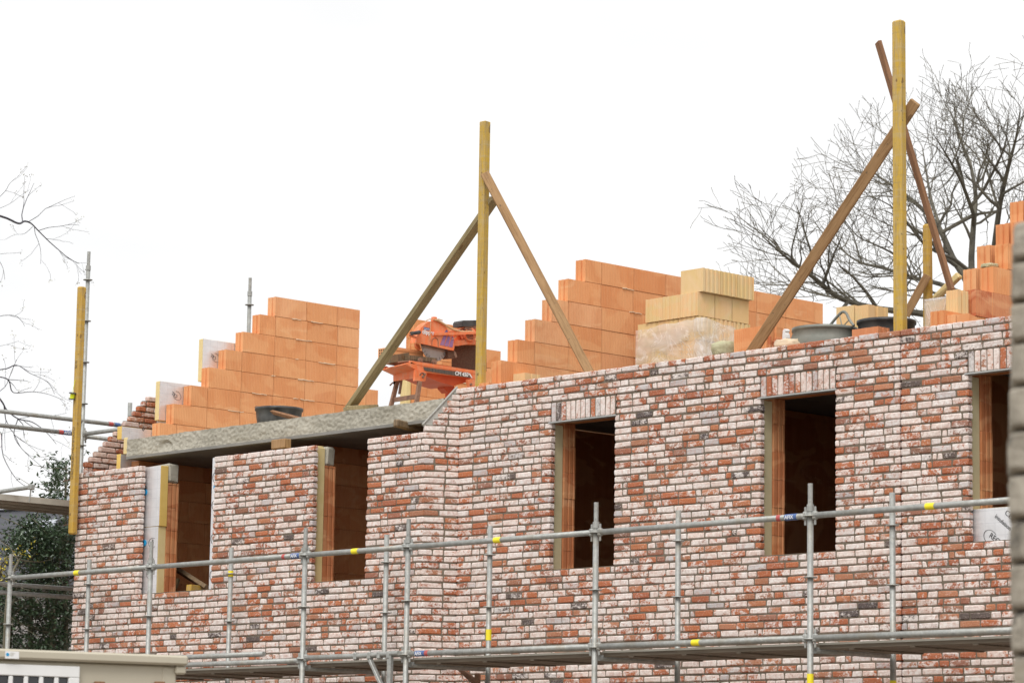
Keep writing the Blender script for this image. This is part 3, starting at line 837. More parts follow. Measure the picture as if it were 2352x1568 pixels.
# right post
RX, RY = at(2068, 755, Y=.17).x, .17
r3 = post('tallest yellow timber post with crossing brown braces at the right', (RX, RY), 5.70, at(2061, 49, Y=RY).z, .098, .09, 'yellow', chamf=.020)
a, b = at(2103, 234, Y=RY + .07), at(1722, 815, Y=.30)
brace(r3, b, a, .098, .04, 'wood', (.6, -.8, .1))
a, b = at(2017, 97, Y=RY + .35), at(2186, 668, Y=.62)
brace(r3, b, a, .035, .072, 'wood_red', (.9, -.4, .1))
# rear post
BX, BY = at(2131, 640, Y=1.2).x, 1.2
r4 = post('short yellow timber post standing further back beside the tallest one', (BX, BY), 5.64, at(2130, 515, Y=BY).z, .075, .07, 'yellow_b')
a, b = at(2131, 632, Y=1.13), at(2080, 725, Y=1.05)
brace(r4, b, a, .075, .03, 'wood', (.7, -.7, .2))
# yarn reel hanging on the corner post
p = at(166, 909, Y=-.44); rr = tag(empty('yarn_reel', p), 'black reel of fluorescent yellow yarn hung on the corner post', 'yarn reel')
ax = Vector((.25, -.1, .95)).normalized()
mb = MB(); lathe(mb, p, [(0, -.026), (.025, -.026), (.024, .026), (0, .026)], 18, ax); mb.build('yarn', M['lime_yellow'], rr)
mb = MB()
for s in (-1, 1): lathe(mb, p + ax * (.032 * s), [(0, -.005), (.038, -.005), (.040, 0), (.038, .005), (0, .005)], 20, ax)
mb.build('reel_flange', M['tub'], rr)
mb = MB(); path(mb, [p + ax * .03, p + Vector((.02, 0, .10)), p + Vector((.03, .01, .18))], .0025, 5); mb.build('string', M['lime_yellow'], rr)

# ------------------------------------------------------------------ scaffolds
GR = .0245
def standard(root, x, y, z0, z1, discs, spigot=True):
    mb = MB(); zt = z1 - .20 if spigot else z1
    tube(mb, (x, y, z0), (x, y, zt), GR, 16); s = mb.build('standard', M['galv'], root, False)
    for pl in s.data.polygons: pl.use_smooth = len(pl.vertices) == 4
    if spigot:
        mb = MB(); tube(mb, (x, y, zt - .02), (x, y, zt + .035), GR * 1.17, 16); tube(mb, (x, y, zt + .035), (x, y, z1), GR * .80, 16)
        tube(mb, (x + .01, y - .02, zt + .06), (x + .013, y - .022, zt + .06), .006, 8)
        mb.build('spigot', M['galv'], s)
    for z in discs:
        mb = MB(); lathe(mb, (x, y, z), [(GR, -.005), (.052, -.005), (.055, 0), (.052, .005), (GR, .005)], 20); mb.build('rosette', M['galv'], s)
    return s
def ledger(root, p0, p1, heads=(1, 1), name='guard_rail', r=GR):
    p0, p1 = Vector(p0), Vector(p1); d = (p1 - p0).normalized()
    mb = MB(); tube(mb, p0 + d * .05, p1 - d * .05, r, 16); s = mb.build(name, M['galv'], root)
    for pl in s.data.polygons: pl.use_smooth = len(pl.vertices) == 4
    for on, p, q in ((heads[0], p0, d), (heads[1], p1, -d)):
        if not on: continue
        mb = MB()
        side = q.cross(UP).normalized()
        cbox(mb, p + q * .024 - side * .022 - UP * .034, q, side, UP, .050, .044, .068, .012)
        cbox(mb, p + q * .040 - side * .006 - UP * .075, q, side, UP, .020, .012, .145, .003)     # wedge
        mb.build('wedge_head', M['galv'], s)
    return s
def band(parent, p, d, L, mat, name, r=GR + .0018):
    p = Vector(p); d = Vector(d).normalized()
    mb = MB(); tube(mb, p - d * L / 2, p + d * L / 2, r, 18); return mb.build(name, M[mat], parent)
sc = tag(empty('scaffold', (1.4, -1.0, 0)), 'grey tube scaffold with guard rail and deck along the whole brick front', 'scaffold')
YF, YR = -1.5, -.50
XS = [-5.32, -2.855, -.45, 1.005, 3.395, 5.775, 8.15]
ZR, ZLW, ZD = 4.032, 3.077, 3.0
fst = [standard(sc, x, YF, .05, 4.285, [z + .0 for z in (4.03, 3.55, 3.07, 2.59, 2.11, 1.63, 1.15, .67)]) for x in XS]
rst = [standard(sc, x, YR, .05, 4.295, [4.03, 3.55, 3.07, 2.59, 2.11, 1.63, 1.15, .67], False) for x in XS]
rails = [ledger(sc, (XS[i], YF, ZR), (XS[i+1], YF, ZR)) for i in range(6)]
lows = []
for i in range(6):
    if i < 2: lows.append(ledger(sc, (XS[i], YF, 3.055), (XS[i+1], YF, 3.055), name='deck_ledger'))
    else: lows.append(ledger(sc, (XS[i], YF, ZLW), (XS[i+1], YF, ZLW), name='deck_ledger'))
ledger(sc, (-3.1, YF + .06, 3.135), (-1.05, YF + .06, 3.135), (0, 0), 'spare_tube')
for i in range(7): ledger(sc, (XS[i], YF, 2.985), (XS[i], YR, 2.985), (0, 0), 'transom')
for i in range(6): ledger(sc, (XS[i], YR, 3.03), (XS[i+1], YR, 3.03), (0, 0), 'inner_ledger')
def plank(x0, x1, y0, y1, z, t=.045):
    mb = MB(); cbox(mb, (x0, y0 + .012, z), (1,0,0), (0,1,0), UP, x1 - x0, y1 - y0 - .024, t, .003)
    for k in range(int((x1 - x0) / .6)): cbox(mb, (x0 + .3 + .6 * k, y0 + .014, z - .012), (1,0,0), (0,1,0), UP, .05, y1 - y0 - .028, .0119, .002)
    s = mb.build('deck_plank', M['deck'], sc)
    mb = MB()
    for y in (y0, y1 - .012): box(mb, (x0, y, z + t - .014), (x1, y + .012, z + t + .004))
    mb.build('edge_rail', M['deck_al'], s)
    return s
for i in range(6):
    a_, b_ = XS[i] + .03, XS[i+1] - .03
    zz = 2.972 if i < 2 else 2.995
    for k in range(3): plank(a_, b_, -1.44 + .295 * k, -1.155 + .295 * k, zz)
# console brackets under the deck
def console(x, y0, y1, z):
    mb = MB(); tube(mb, (x, y0, z), (x, y1, z), .022, 10); beam(mb, (x, y1, z), (x, y0, z - .52), .03, .02); beam(mb, (x, y0 + .03, z), (x, y0 + .03, z - .55), .04, .03)
    mb.build('console_bracket', M['galv'], sc)
p = at(903, 1506, Y=YF); q = at(858, 1514, Y=YF)
mb = MB(); zc = 3.085
tube(mb, (at(826, 1498, Y=YF).x, YF - .06, zc - .015), (XS[3] - .03, YF - .06, zc), .022, 12)
beam(mb, (q.x, YF - .06, zc - .02), (p.x + .02, YF - .06, zc - .42), .03, .04, (0, 1, 0))
beam(mb, (p.x + .03, YF - .06, zc - .02), (p.x + .03, YF - .06, zc - .75), .05, .04, (0, 1, 0))
for u in (830, 862, 884, 906):
    x = at(u, 1500, Y=YF).x; cbox(mb, (x - .02, YF - .09, zc - .05), (1,0,0), (0,1,0), UP, .04, .06, .07, .01)
mb.build('console_bracket', M['galv'], sc)
mb = MB(); p = at(1046, 1523, Y=YR); q = at(1091, 1566, Y=YR); p2 = at(1097, 1545, Y=YR)
beam(mb, p, q, .05, .04, (0, 1, 0)); beam(mb, (p2.x, YR, 2.95), (p2.x, YR, 2.2), .05, .04, (0, 1, 0))
mb.build('console_bracket', M['rust'] if False else M['dusty'], sc)
# bands and marks on the tubes
def on_rail(u, z, L, mat, y=YF):
    i = 0; x = at(u, 1250, Y=y).x
    # refine: pick x so the point at height z shows at column u
    lo, hi = -8, 10
    for _ in range(40):
        m = (lo + hi) / 2; d = CR.transposed() @ (Vector((m, y, z)) - CAM)
        if 1176 + F * d.x / d.y < u: lo = m
        else: hi = m
    x = (lo + hi) / 2
    i = max([k for k in range(6) if XS[k] <= x] or [0])
    par = rails[i] if abs(z - ZR) < .1 else lows[i]
    band(par, (x, y, z), (1, 0, 0), L, mat, {'tape': 'yellow_band', 'red': 'red_band', 'blue': 'blue_band'}[mat])
    return x, par
for u, z in ((178, ZR), (817, ZR), (1144, ZR), (2138, ZR)): on_rail(u, z, .085, 'tape')
on_rail(1600, ZLW, .085, 'tape')
for u, z in ((681, ZR), (1819, ZR), (967, ZLW)):
    x, par = on_rail(u, z, .125, 'blue')
    text('AFIX', .043, (x - .056, YF, z - .015), (1, 0, 0), UP, M['white'], 'tube_lettering', par, GR + .002, .0008)
for u, z in ((654, ZR), (1791, ZR), (982, ZLW)): on_rail(u, z, .04, 'red')
for i, v in ((3, 1457), ):
    p = at(1124, v, Y=YR); band(rst[i], (XS[i], YR, p.z), UP, .10, 'tape', 'yellow_band')
p = at(1861, 1559, Y=YF); band(fst[5], (XS[5], YF, p.z), UP, .085, 'tape', 'yellow_band')
p = at(2051, 1566, Y=YR); band(rst[5], (XS[5], YR, p.z), UP, .03, 'tape', 'yellow_band')
p = at(525, 1290, Y=YR); band(rst[1], (XS[1], YR, 4.03), UP, .06, 'tape', 'yellow_clip')

# side scaffold along the gable
ss = tag(empty('scaffold', (-6.6, .5, 0)), 'grey tube scaffold beside the left corner with rails running out of the picture', 'scaffold')
XO, XI = -7.03, -6.12; YS = [-1.95, at(196, 800, X=XO).y, at(573, 700, X=XO).y]
so = []
for k, y in enumerate(YS):
    zt = at([0, 203, 573][k], [0, 578, 638][k], X=XO).z if k else 5.9
    so.append(standard(ss, XO, y, .05, zt, [zt - .33 - .48 * j for j in range(int((zt - .6) / .48))]))
    if k: standard(ss, XI, y, .05, [0, at(308, 926, X=XI).z, 6.1][k], [5.55, 5.07, 4.0], False)
    else: standard(ss, XI, y, .05, 4.4, [3.5], False)
for (u0, v0, u1, v1, X) in ((0, 945, 275, 975, XO), (0, 974, 190, 1000, XO), (0, 1339, 160, 1352, XO), (0, 1358, 160, 1372, XO)):
    a, b = at(u0, v0, X=X), at(u1, v1, X=X); z = (a.z + b.z) / 2
    rl = ledger(ss, (X, YS[0], z), (X, YS[1] if u1 < 200 and v0 < 1200 else YS[2], z), (0, 0))
    if v0 < 960:
        y = at(268, 974, X=X).y; band(rl, (X, y, z), (0, 1, 0), .07, 'blue', 'blue_band'); band(rl, (X, y - .09, z), (0, 1, 0), .06, 'red', 'red_band')
    elif v0 < 1000:
        y = at(153, 994, X=X).y; band(rl, (X, y, z), (0, 1, 0), .10, 'blue', 'blue_band'); band(rl, (X, y - .085, z), (0, 1, 0), .06, 'red', 'red_band')
        text('AFIX', .045, (X, y - .05, z - .016), (0, 1, 0), UP, M['white'], 'tube_lettering', rl, GR + .002, .0008)
zz = at(196, 998, X=XO).z
ledger(ss, (XO, YS[1], zz), (XI, YS[1], zz), (1, 0), 'transom')
ledger(ss, (XO, YS[1], zz - .02), (XO, YS[2], zz - .02), (1, 0))
zd = at(60, 1160, X=XO).z
ledger(ss, (XO, YS[0], zd + .02), (XO, YS[1], zd + .02), (0, 0), 'deck_ledger')
for k in range(3):
    x = XO + .08 + .29 * k
    mb = MB(); box(mb, (x, YS[0], zd - .055), (x + .275, YS[2], zd - .015)); s = mb.build('deck_plank', M['deck'], ss)
    mb = MB()
    for xx in (x - .003, x + .27): box(mb, (xx, YS[0], zd - .075), (xx + .009, YS[2], zd - .008))
    mb.build('edge_rail', M['deck_al'], s)
a, b = at(-30, 1133, Y=-1.0), at(72, 1118, Y=-1.0)
mb = MB(); tube(mb, a, b, .023, 12); tube(mb, b, b + Vector((-.03, 0, -.16)), .008, 6); cbox(mb, b - Vector((.03, .03, .03)), (1,0,0), (0,1,0), UP, .06, .06, .06, .01)
mb.build('toggle_tube', M['galv'], ss)

# ------------------------------------------------------------------ loose things on the slabs
def tubthing(label, c, R, zt, h, mat, lip=.02, taper=.80, name='mortar_tub', cat='tub'):
    r = tag(empty(name, (c[0], c[1], zt - h)), label, cat)
    mb = MB(); z = zt
    lathe(mb, (c[0], c[1], 0), [(0, z - h), (R * taper, z - h), (R * (taper + .13), z - h * .35), (R * .955, z - .03), (R * 1.0, z - .028), (R, z), (R * .955, z), (R * .93, z - .03), (R * (taper + .08), z - h * .35), (R * (taper - .04), z - h + .02), (0, z - h + .02)], 48)
    mb.build('shell', M[mat], r, True); return r
p = at(641, 938, Y=1.0); t1 = tubthing('black mortar tub with a wooden lath across its rim at the left', (p.x, 1.0), .262, p.z, .30, 'tub')
a, b = at(588, 936, Y=.82), at(691, 963, Y=.78)
mb = MB(); beam(mb, a, b, .03, .045, (.5, -.6, .6), .003)
tag(solo(mb, 'wooden_lath', M['wood_red'], a), 'thin reddish lath lying over the black tub on the left slab', 'lath')
p = at(2036, 738, Y=.95); t2 = tubthing('black mortar tub behind the tallest yellow post', (p.x, .95), .262, p.z, .30, 'tub')
p = at(1895, 757, Y=.75); t3 = tubthing('dull zinc tub with a bent tube handle behind the brick top', (p.x, .75), .295, p.z + .005, .30, 'zinc', taper=.92, name='zinc_tub')
mb = MB(); c = Vector((p.x + .03, .75, p.z))
hp = [at(u, v, Y=.75) for u, v in ((1903, 752), (1916, 735), (1928, 722), (1936, 716), (1944, 720), (1951, 734), (1961, 748))]
path(mb, smooth_pts(hp, 4), .0125, 10); path(mb, [hp[2], hp[2] + Vector((.05, -.02, -.12))], .005, 6); path(mb, [hp[5], hp[5] + Vector((-.09, 0, -.06))], .005, 6)
mb.build('carrying_handle', M['zinc'], t3)

def loose(label, o, L, T, Hh, mat='block_yel', along='y', ribs=20, ends=(1, 1), rot=0.0, group=None, gd=.004, name='clay_block'):
    """a loose block, o = lower corner; along 'y': ribbed side looks +X; along 'x': ribbed side looks -Y"""
    o = Vector(o); mb = MB()
    ex, ey = ((0, 1, 0), (-1, 0, 0)) if along == 'y' else ((1, 0, 0), (0, 1, 0))
    Rm = Matrix.Rotation(rot, 3, 'Z'); ex, ey = Rm @ Vector(ex), Rm @ Vector(ey)
    blk(mb, o, ex, ey, L, T, Hh, ribs, tt(), ends, gd)
    return tag(solo(mb, name, M[mat], o), label, 'clay block', group)
# the stack of yellow blocks with film round its lower layers
SC = at(1606, 720, D=29.3); SX, SY = SC.x, SC.y
zl2b = at(1605.5, 724, X=SX, ).z
hB = .235
zl = [zl2b - 2 * hB, zl2b - hB, zl2b, zl2b + hB]        # bases of layers 4, 3, 2, 1 (from below)
wX = .84; wY = .74; G = 'yellow blocks stacked behind the brick top'
def ylab(where): return 'yellow clay block ' + where
def yblk(where, x1, y0, lx, ly, z, groove):
    """groove 'x': coarse grooves on the +X face; 'y': coarse grooves on the -Y face; the other side finely ribbed"""
    mb = MB()
    o = Vector((x1, y0, z)); pl = []
    def edge(p, q, n, dep, nrm):
        r_ = []
        for i in range(n):
            f = [(i + k) / n for k in (0.04, .46, .54, .96)]
            for k, t in enumerate(f):
                c = Vector(p).lerp(Vector(q), t); r_.append(c + Vector(nrm) * (0 if k < 2 else -dep) * (rnd.uniform(.7, 1.1)))
        return r_
    nx, ny = (max(2, int(ly / .052)), max(6, int(lx / .016))) if groove == 'x' else (max(6, int(ly / .016)), max(2, int(lx / .052)))
    dx, dy = (.012, .003) if groove == 'x' else (.003, .012)
    pts = [Vector((-lx, 0, 0))] + edge((-lx, 0, 0), (0, 0, 0), ny, dy, (0, -1, 0)) + [Vector((0, 0, 0))] + edge((0, 0, 0), (0, ly, 0), nx, dx, (1, 0, 0)) + [Vector((0, ly, 0)), Vector((-lx, ly, 0))]
    # drop doubled corner points
    q = [pts[0]]
    for p_ in pts[1:]:
        if (p_ - q[-1]).length > 1e-5: q.append(p_)
    prism(mb, [o + p_ for p_ in q], UP * (hB - .004), tt())
    return tag(solo(mb, 'clay_block', M['block_yel'], o), ylab(where), 'clay block', G)
dyy = wY / 3
for k, w in enumerate(('at the front of the topmost row of the stack', 'in the middle of the topmost row of the stack', 'at the back of the topmost row of the stack')):
    yblk(w, SX + .05, SY + dyy * k, .30, dyy - .006, zl[3], 'x')
for k, w in enumerate(('at the front corner of the second row', 'second from the front along the right side of the second row', 'at the back of the second row on the right side')):
    yblk(w, SX, SY - .02 + dyy * k, .235, dyy - .006, zl[2], 'y')
yblk('with coarse grooves facing front in the middle of the second row', SX - .238, SY - .02, .235, dyy, zl[2], 'y')
yblk('with yellow stained grooves at the left end of the second row', SX - .476, SY - .02, .235, dyy, zl[2], 'y')
d3 = wX / 3
for k in range(3): yblk(['at the right front corner under the film in the third row', 'in the middle of the third row under the film', 'at the left end of the third row under the film'][k], SX + .0 - d3 * k, SY, d3 - .006, dyy - .005, zl[1], 'x' if k == 0 else 'x')
for k in (1, 2): yblk(['', 'behind the right front corner of the third row', 'at the back of the third row'][k], SX, SY + dyy * k, d3 - .006, dyy - .005, zl[1], 'x')
for k in range(4): yblk(['at the right front corner of the lowest wrapped row', 'second from the right in the lowest wrapped row', 'third from the right in the lowest wrapped row', 'at the left end of the lowest wrapped row'][k], SX - .01 - wX / 4 * k, SY - .01, wX / 4 - .005, dyy, zl[0], 'y')
for k in (1, 2): yblk(['', 'behind the corner block of the lowest wrapped row', 'at the back of the lowest wrapped row'][k], SX - .01, SY + dyy * k, .21, dyy - .005, zl[0], 'y')
# film: one crumpled sheet round the front and right side
mb = MB(); x0 = SX - wX + .01; xc = SX + .022; yc = SY - .022; y1 = SY + wY
P0 = []; nf, nr, nz = 44, 40, 22
def film_pt(s, t):
    if s <= 1:
        x = x0 + (xc - x0) * s; y = yc; n = Vector((0, -1, 0)); top = zl[1] + hB * (.72 + .13 * s)
    else:
        q = s - 1; x = xc + .02 * q; y = yc + (y1 - yc) * q; n = Vector((1, 0, 0)); top = zl[1] + hB * (.86 - .42 * q)
    bot = zl[0] - .02
    z = bot + (top - bot) * t
    w = mnoise.fractal(Vector((s * 5, t * 3.5, 2)), 1, 2, 4) + .6 * mnoise.noise(Vector((s * 14 + t * 6, t * 9, 7)))
    flare = (.05 + .10 * (s - 1) * (1 - t) if s > 1 else .0)
    k = math.sin(math.pi * min(1, abs(s - 1) * 6)) if abs(s - 1) < .16 else .0
    bulge = .02 * math.exp(-((s - 1.0) / .05) ** 2)
    z += (.02 * mnoise.noise(Vector((s * 7, 3, 1))) if t > .95 else 0)
    return Vector((x, y, z)) + n * (.012 + .010 * w + flare + bulge) + Vector((.006 * w, 0, .008 * w))
N = nf + nr
grid = [[film_pt(2 * i / N, j / nz) for i in range(N + 1)] for j in range(nz + 1)]
mb.add([p for row_ in grid for p in row_], [(j*(N+1)+i, j*(N+1)+i+1, (j+1)*(N+1)+i+1, (j+1)*(N+1)+i) for j in range(nz) for i in range(N)])
tag(solo(mb, 'plastic_film', M['film'], (SX, SY, zl[0]), True), 'milky crumpled plastic film round the lower rows of the yellow block stack', 'plastic film')
# pallet under it
mb = MB()
for k in range(5): box(mb, (SX - wX + .0 + k * .19, SY - .02, zl[0] - .03), (SX - wX + .10 + k * .19, SY + wY, zl[0] - .008))
for k in range(3): box(mb, (SX - wX, SY + .02 + k * .3, 5.645), (SX, SY + .12 + k * .3, zl[0] - .031))
tag(solo(mb, 'pallet', M['wood_dark'], (SX, SY, 5.645)), 'wooden pallet under the wrapped yellow blocks', 'pallet')
# other loose blocks
ZM = 5.645
def blk_at(label, u0, u1, vt, Yv, Lx_is='x', Hh=.235, mat='block', T=.14, ribs=20, name='clay_block'):
    a, b = at(u0, vt, Y=Yv), at(u1, vt, Y=Yv)
    return loose(label, (a.x, Yv, a.z - Hh), b.x - a.x, T, Hh, mat, 'x', ribs, name=name)
a = at(1686, 757, Y=.55); b = at(1762, 752, Y=.55)
mb = MB(); ztp = a.z; L = b.x - a.x
blk(mb, (a.x, .55, ztp - .235), (1, 0, 0), (0, 1, 0), L, .26, .235, 17, (.1, .3, .2))
tag(solo(mb, 'clay_block', M['block'], (a.x, .55, ztp - .235)), 'orange clay block with a broken edge at the foot of the right brace', 'clay block')
# jagged broken lower corner of that block
mb = MB(); bx = a.x + L
for k in range(9):
    x = bx + .004 + rnd.uniform(0, .02); y = .56 + .027 * k; cbox(mb, (x - .01, y, ztp - .235), (1,0,0), (0,1,0), UP, .03 + rnd.uniform(0, .05) * (k > 2), .022, rnd.uniform(.04, .15), .004, (rnd.random(), .3, .4), .004)
tag(solo(mb, 'brick_rubble', M['block_red'], (bx, .6, ztp - .235)), 'jagged broken clay pieces beside the block at the brace foot', 'rubble')
blk_at('pair of pale yellow clay blocks seen behind the zinc tub, left one', 1921, 1962, 706, 1.9, mat='block_yel', T=.2, ribs=9)
blk_at('pair of pale yellow clay blocks seen behind the zinc tub, right one', 1964, 1995, 703, 1.9, mat='block_yel', T=.28, ribs=5)
blk_at('low red clay block lying on its side in front of the black tub', 1957, 2017, 757, .42, Hh=.09, mat='block_red', T=.15, ribs=3)
blk_at('pale yellow clay block lying behind the brick top beside the middle post', 1127, 1206, 866, .42, mat='block_yel', T=.2, ribs=20)
p = at(2173, 668, Y=.42); q = at(2200, 666, Y=.42)
loose('yellow clay block standing beside the dark red block at the right', (p.x, .42, p.z - .22), q.x - p.x, .14, .22, 'block_yel', 'x', 4)
p = at(2127, 690, Y=.62); q = at(2172, 684, Y=.62)
mb = MB(); blk(mb, (p.x, .62, p.z - .24), (1, 0, 0), (0, 1, 0), q.x - p.x, .2, .235, 5, (.9, .5, .5))
tag(solo(mb, 'clay_block', M['block_yel'], (p.x, .62, p.z - .24)), 'film wrapped pale block left of the yellow block at the right', 'clay block')
mb = MB(); W = q.x - p.x + .02
vs = []
for j in range(9):
    for i in range(13):
        x = p.x - .01 + W * i / 12; z = p.z - .235 + .245 * j / 8; vs.append((x, .608 + .006 * mnoise.noise(Vector((x * 20, z * 9, 1))), z))
mb.add(vs, [(j*13+i, j*13+i+1, (j+1)*13+i+1, (j+1)*13+i) for j in range(8) for i in range(12)])
box(mb, (p.x - .012, .612, p.z + .001), (q.x + .012, .84, p.z + .006))
tag(solo(mb, 'plastic_film', M['film'], (p.x, .61, p.z - .24), True), 'torn plastic film over the pale block left of the yellow block', 'plastic film')
blk_at('broken orange block piece lying on the brick top at the right', 2167, 2196, 725, .24, Hh=.13, mat='block', T=.14, ribs=4)
p = at(2197, 723, Y=.24); q = at(2238, 724, Y=.24)
mb = MB(); prism(mb, [(p.x + .001, .24, p.z - .14), (p.x + .001, .24, p.z), (p.x + .001, .56, p.z - .07), (p.x + .001, .56, p.z - .14)], (.13, 0, 0), tt())
tag(solo(mb, 'clay_block', M['block'], (p.x, .24, p.z - .14)), 'sloping broken orange block beside the dark red block', 'clay block')
blk_at('small yellowish block piece with a torn side left of the broken orange block', 2141, 2165, 727, .30, Hh=.12, mat='block_yel', T=.12, ribs=3)
# mineral wool scraps, plastic bottle, scrap pieces
def scrap(label, u, v, Y, sx, sy, sz, mat, name, cat):
    p = at(u, v, Y=Y); mb = MB(); n, m = 22, 12
    vs = []
    for j in range(m + 1):
        th = math.pi * j / m
        for i in range(n):
            ph = 2 * math.pi * i / n; d = Vector((math.sin(th) * math.cos(ph), math.sin(th) * math.sin(ph), math.cos(th)))
            e = 1 / max(abs(d.x), abs(d.y), abs(d.z)) * .55 + .45
            k = e * (1 + .16 * mnoise.fractal(d * 2.5 + Vector((u, v, 0)) * .1, 1, 2, 4)); vs.append((p.x + d.x * sx * k, p.y + d.y * sy * k, p.z + d.z * sz * k))
    mb.add(vs, [(j*n+i, j*n+(i+1) % n, (j+1)*n+(i+1) % n, (j+1)*n+i) for j in range(m) for i in range(n)])
    return tag(solo(mb, name, M[mat], (p.x, p.y, p.z - sz), True), label, cat)
scrap('pale green scrap of mineral wool left of the orange block at the brace foot', 1665, 803, .62, .10, .12, .075, 'wool', 'insulation_scrap', 'insulation scrap')
scrap('pale scrap of insulation with a torn edge right of the brace foot', 1812, 792, .45, .12, .10, .05, 'glue', 'insulation_scrap', 'insulation scrap')
p = at(1797, 784, Y=.52); mb = MB(); k_ = 1 / 262
prism(mb, [p + Vector((x * k_ * 1.2, 0, z * k_)) for x, z in ((0, 0), (8, 0), (10, 8), (9, 15), (6, 20), (9, 24), (8, 27), (4, 29), (1, 26), (0, 14))], (0.02, .03, 0))
tag(solo(mb, 'plastic_scrap', M['white'], p), 'torn white plastic standing up beside the zinc tub', 'plastic scrap')
scrap('small yellow wool tuft on the stepped block wall at the right edge', 2273, 611, 1.0, .07, .06, .02, 'wool', 'insulation_scrap', 'insulation scrap')
p = at(2188, 668, Y=1.3)
mb = MB(); beam(mb, at(2142, 692, Y=1.35), at(2204, 630, Y=1.35), .065, .04, (.7, -.7, .2), .01, None, .008)
tag(solo(mb, 'insulation_offcut', M['foam'], p), 'pale foam offcut leaning behind the reddish brace at the right', 'insulation offcut')
# timber bits at the slab edge and in the gap
mb = MB(); pq = at(908, 970, Y=-.24); beam(mb, pq, pq + Vector((-.02, .50, -.055)), .075, .072, (0, 0, 1), .012, None, .004)
tag(solo(mb, 'timber_offcut', M['wood_dark'], at(903, 967, Y=-.17)), 'old timber offcut sticking out under the right end of the slab', 'timber offcut')
mb = MB(); p = at(622, 1031, Y=-.2); cbox(mb, (p.x, -.2, p.z), (1, 0, 0), (0, 1, 0), UP, .22, .09, 5.404 - p.z, .006)
tag(solo(mb, 'timber_packer', M['wood'], (p.x, -.2, p.z)), 'square timber packer between slab and bricks beside the second gap', 'timber packer')
mb = MB(); beam(mb, at(792, 939, Y=.6), at(866, 936, Y=.9), .16, .05, (0, 0, 1), .006)
tag(solo(mb, 'timber_packer', M['wood_old'], at(800, 940, Y=.6)), 'flat timber under the foot of the greenish brace on the slab', 'timber packer')
mb = MB(); beam(mb, at(399, 1302, Y=.5), at(478, 1352, Y=.12), .045, .10, (.6, -.8, .3), .004)
tag(solo(mb, 'wooden_plank', M['wood_dark'], at(399, 1302, Y=.5)), 'grey plank leaning inside the left window gap', 'plank')
mb = MB(); beam(mb, at(395, 1364, Y=.15), at(408, 1328, Y=.2), .05, .08, (.7, -.7, .1), .004)
tag(solo(mb, 'timber_offcut', M['wood_old'], at(395, 1364, Y=.15)), 'upright timber offcut leaning on the left window sill', 'timber offcut')
mb = MB(); beam(mb, at(433, 1351, Y=.02), at(474, 1356, Y=.25), .09, .085, (0, 0, 1), .005)
tag(solo(mb, 'timber_offcut', M['yellow'], at(433, 1346, Y=.05)), 'short red ended timber block lying on the left window sill', 'timber offcut')

# ------------------------------------------------------------------ masonry saw on the left slab
SWX = -2.0
def sq(x, y, X=SWX): return at(845.2 + x / 6.245, 704.4 + y / 6.245, X=X)
def sp_(pts, X=SWX): return [sq(x, y, X) for x, y in pts]
saw = tag(empty('masonry_saw', (SWX, 1.3, ZS)), 'orange masonry saw with a round blade guard and water tray on the slab', 'masonry saw')
mb = MB()
TW = .46                                        # width of the tray across
prism(mb, sp_([(612, 772), (1650, 930), (1650, 975), (700, 828), (612, 812)]), (-.03, 0, 0))
prism(mb, sp_([(700, 829), (1650, 976), (1650, 1062), (1480, 1022), (1462, 1018), (842, 938), (700, 915)], SWX - .004), (-.022, 0, 0))
prism(mb, sp_([(612, 772), (1650, 930), (1650, 975), (612, 812)], SWX - TW), (.03, 0, 0))
prism(mb, sp_([(700, 829), (1650, 976), (1650, 1062), (842, 938), (700, 915)], SWX - TW), (.022, 0, 0))
mb.build('tray', M['orange'], saw)
mb = MB()
prism(mb, sp_([(842, 945), (1470, 1024), (1430, 1075), (1230, 1135), (1060, 1090), (842, 1000)], SWX - .06), (-TW + .10, 0, 0))
mb.build('tray_bottom', M['orange_dark'], saw)
# chute at the near end, sloping out towards the left
mb = MB()
A, B = sq(545, 805), sq(700, 890); C, D = sq(352, 955, SWX - TW * .95), sq(200, 892, SWX - TW * .95)
A2 = sq(612, 790)
prism(mb, [A, B, sq(365, 968, SWX - TW * .95), D], Vector((0, .0, -.012)))
prism(mb, [A2, sq(700, 830), B, A], (-.015, 0, 0))
prism(mb, [sq(262, 850, SWX - TW * .95), D, sq(352, 955, SWX - TW * .95), sq(330, 880, SWX - TW * .95)], (-.012, 0, 0))
prism(mb, [sq(690, 905), sq(690, 1020), sq(362, 1068, SWX - TW * .95), sq(362, 965, SWX - TW * .95)], (0, .012, 0))
prism(mb, [sq(362, 965, SWX - TW * .95), sq(362, 1110, SWX - TW * .95), sq(392, 1115, SWX - TW * .95), sq(400, 965, SWX - TW * .95)], (0.0, .015, 0))
mb.build('water_chute', M['orange'], saw)
mb = MB()
prism(mb, sp_([(680, 900), (838, 930), (838, 975), (822, 1066), (672, 1060), (678, 960)], SWX + .012), (-.03, 0, 0))
prism(mb, sp_([(1425, 1040), (1540, 1040), (1525, 1150), (1450, 1160)], SWX + .012), (-.03, 0, 0))
br = mb.build('leg_bracket', M['orange'], saw)
mb = MB()
for x, y in ((805, 968), (782, 1003), (1470, 1112)):
    mb = MB(); c = sq(x, y, SWX + .012); tube(mb, c, c + Vector((.016, 0, 0)), .014, 8); mb.build('bolt', M['dusty'], br)
mb = MB(); c = [sq(745 + 0, 985, SWX + .0135), sq(752, 962, SWX + .0135), sq(775, 950, SWX + .0135), sq(800, 953, SWX + .0135)]
path(mb, c, .005, 6); mb.build('slot', M['dark'], br)
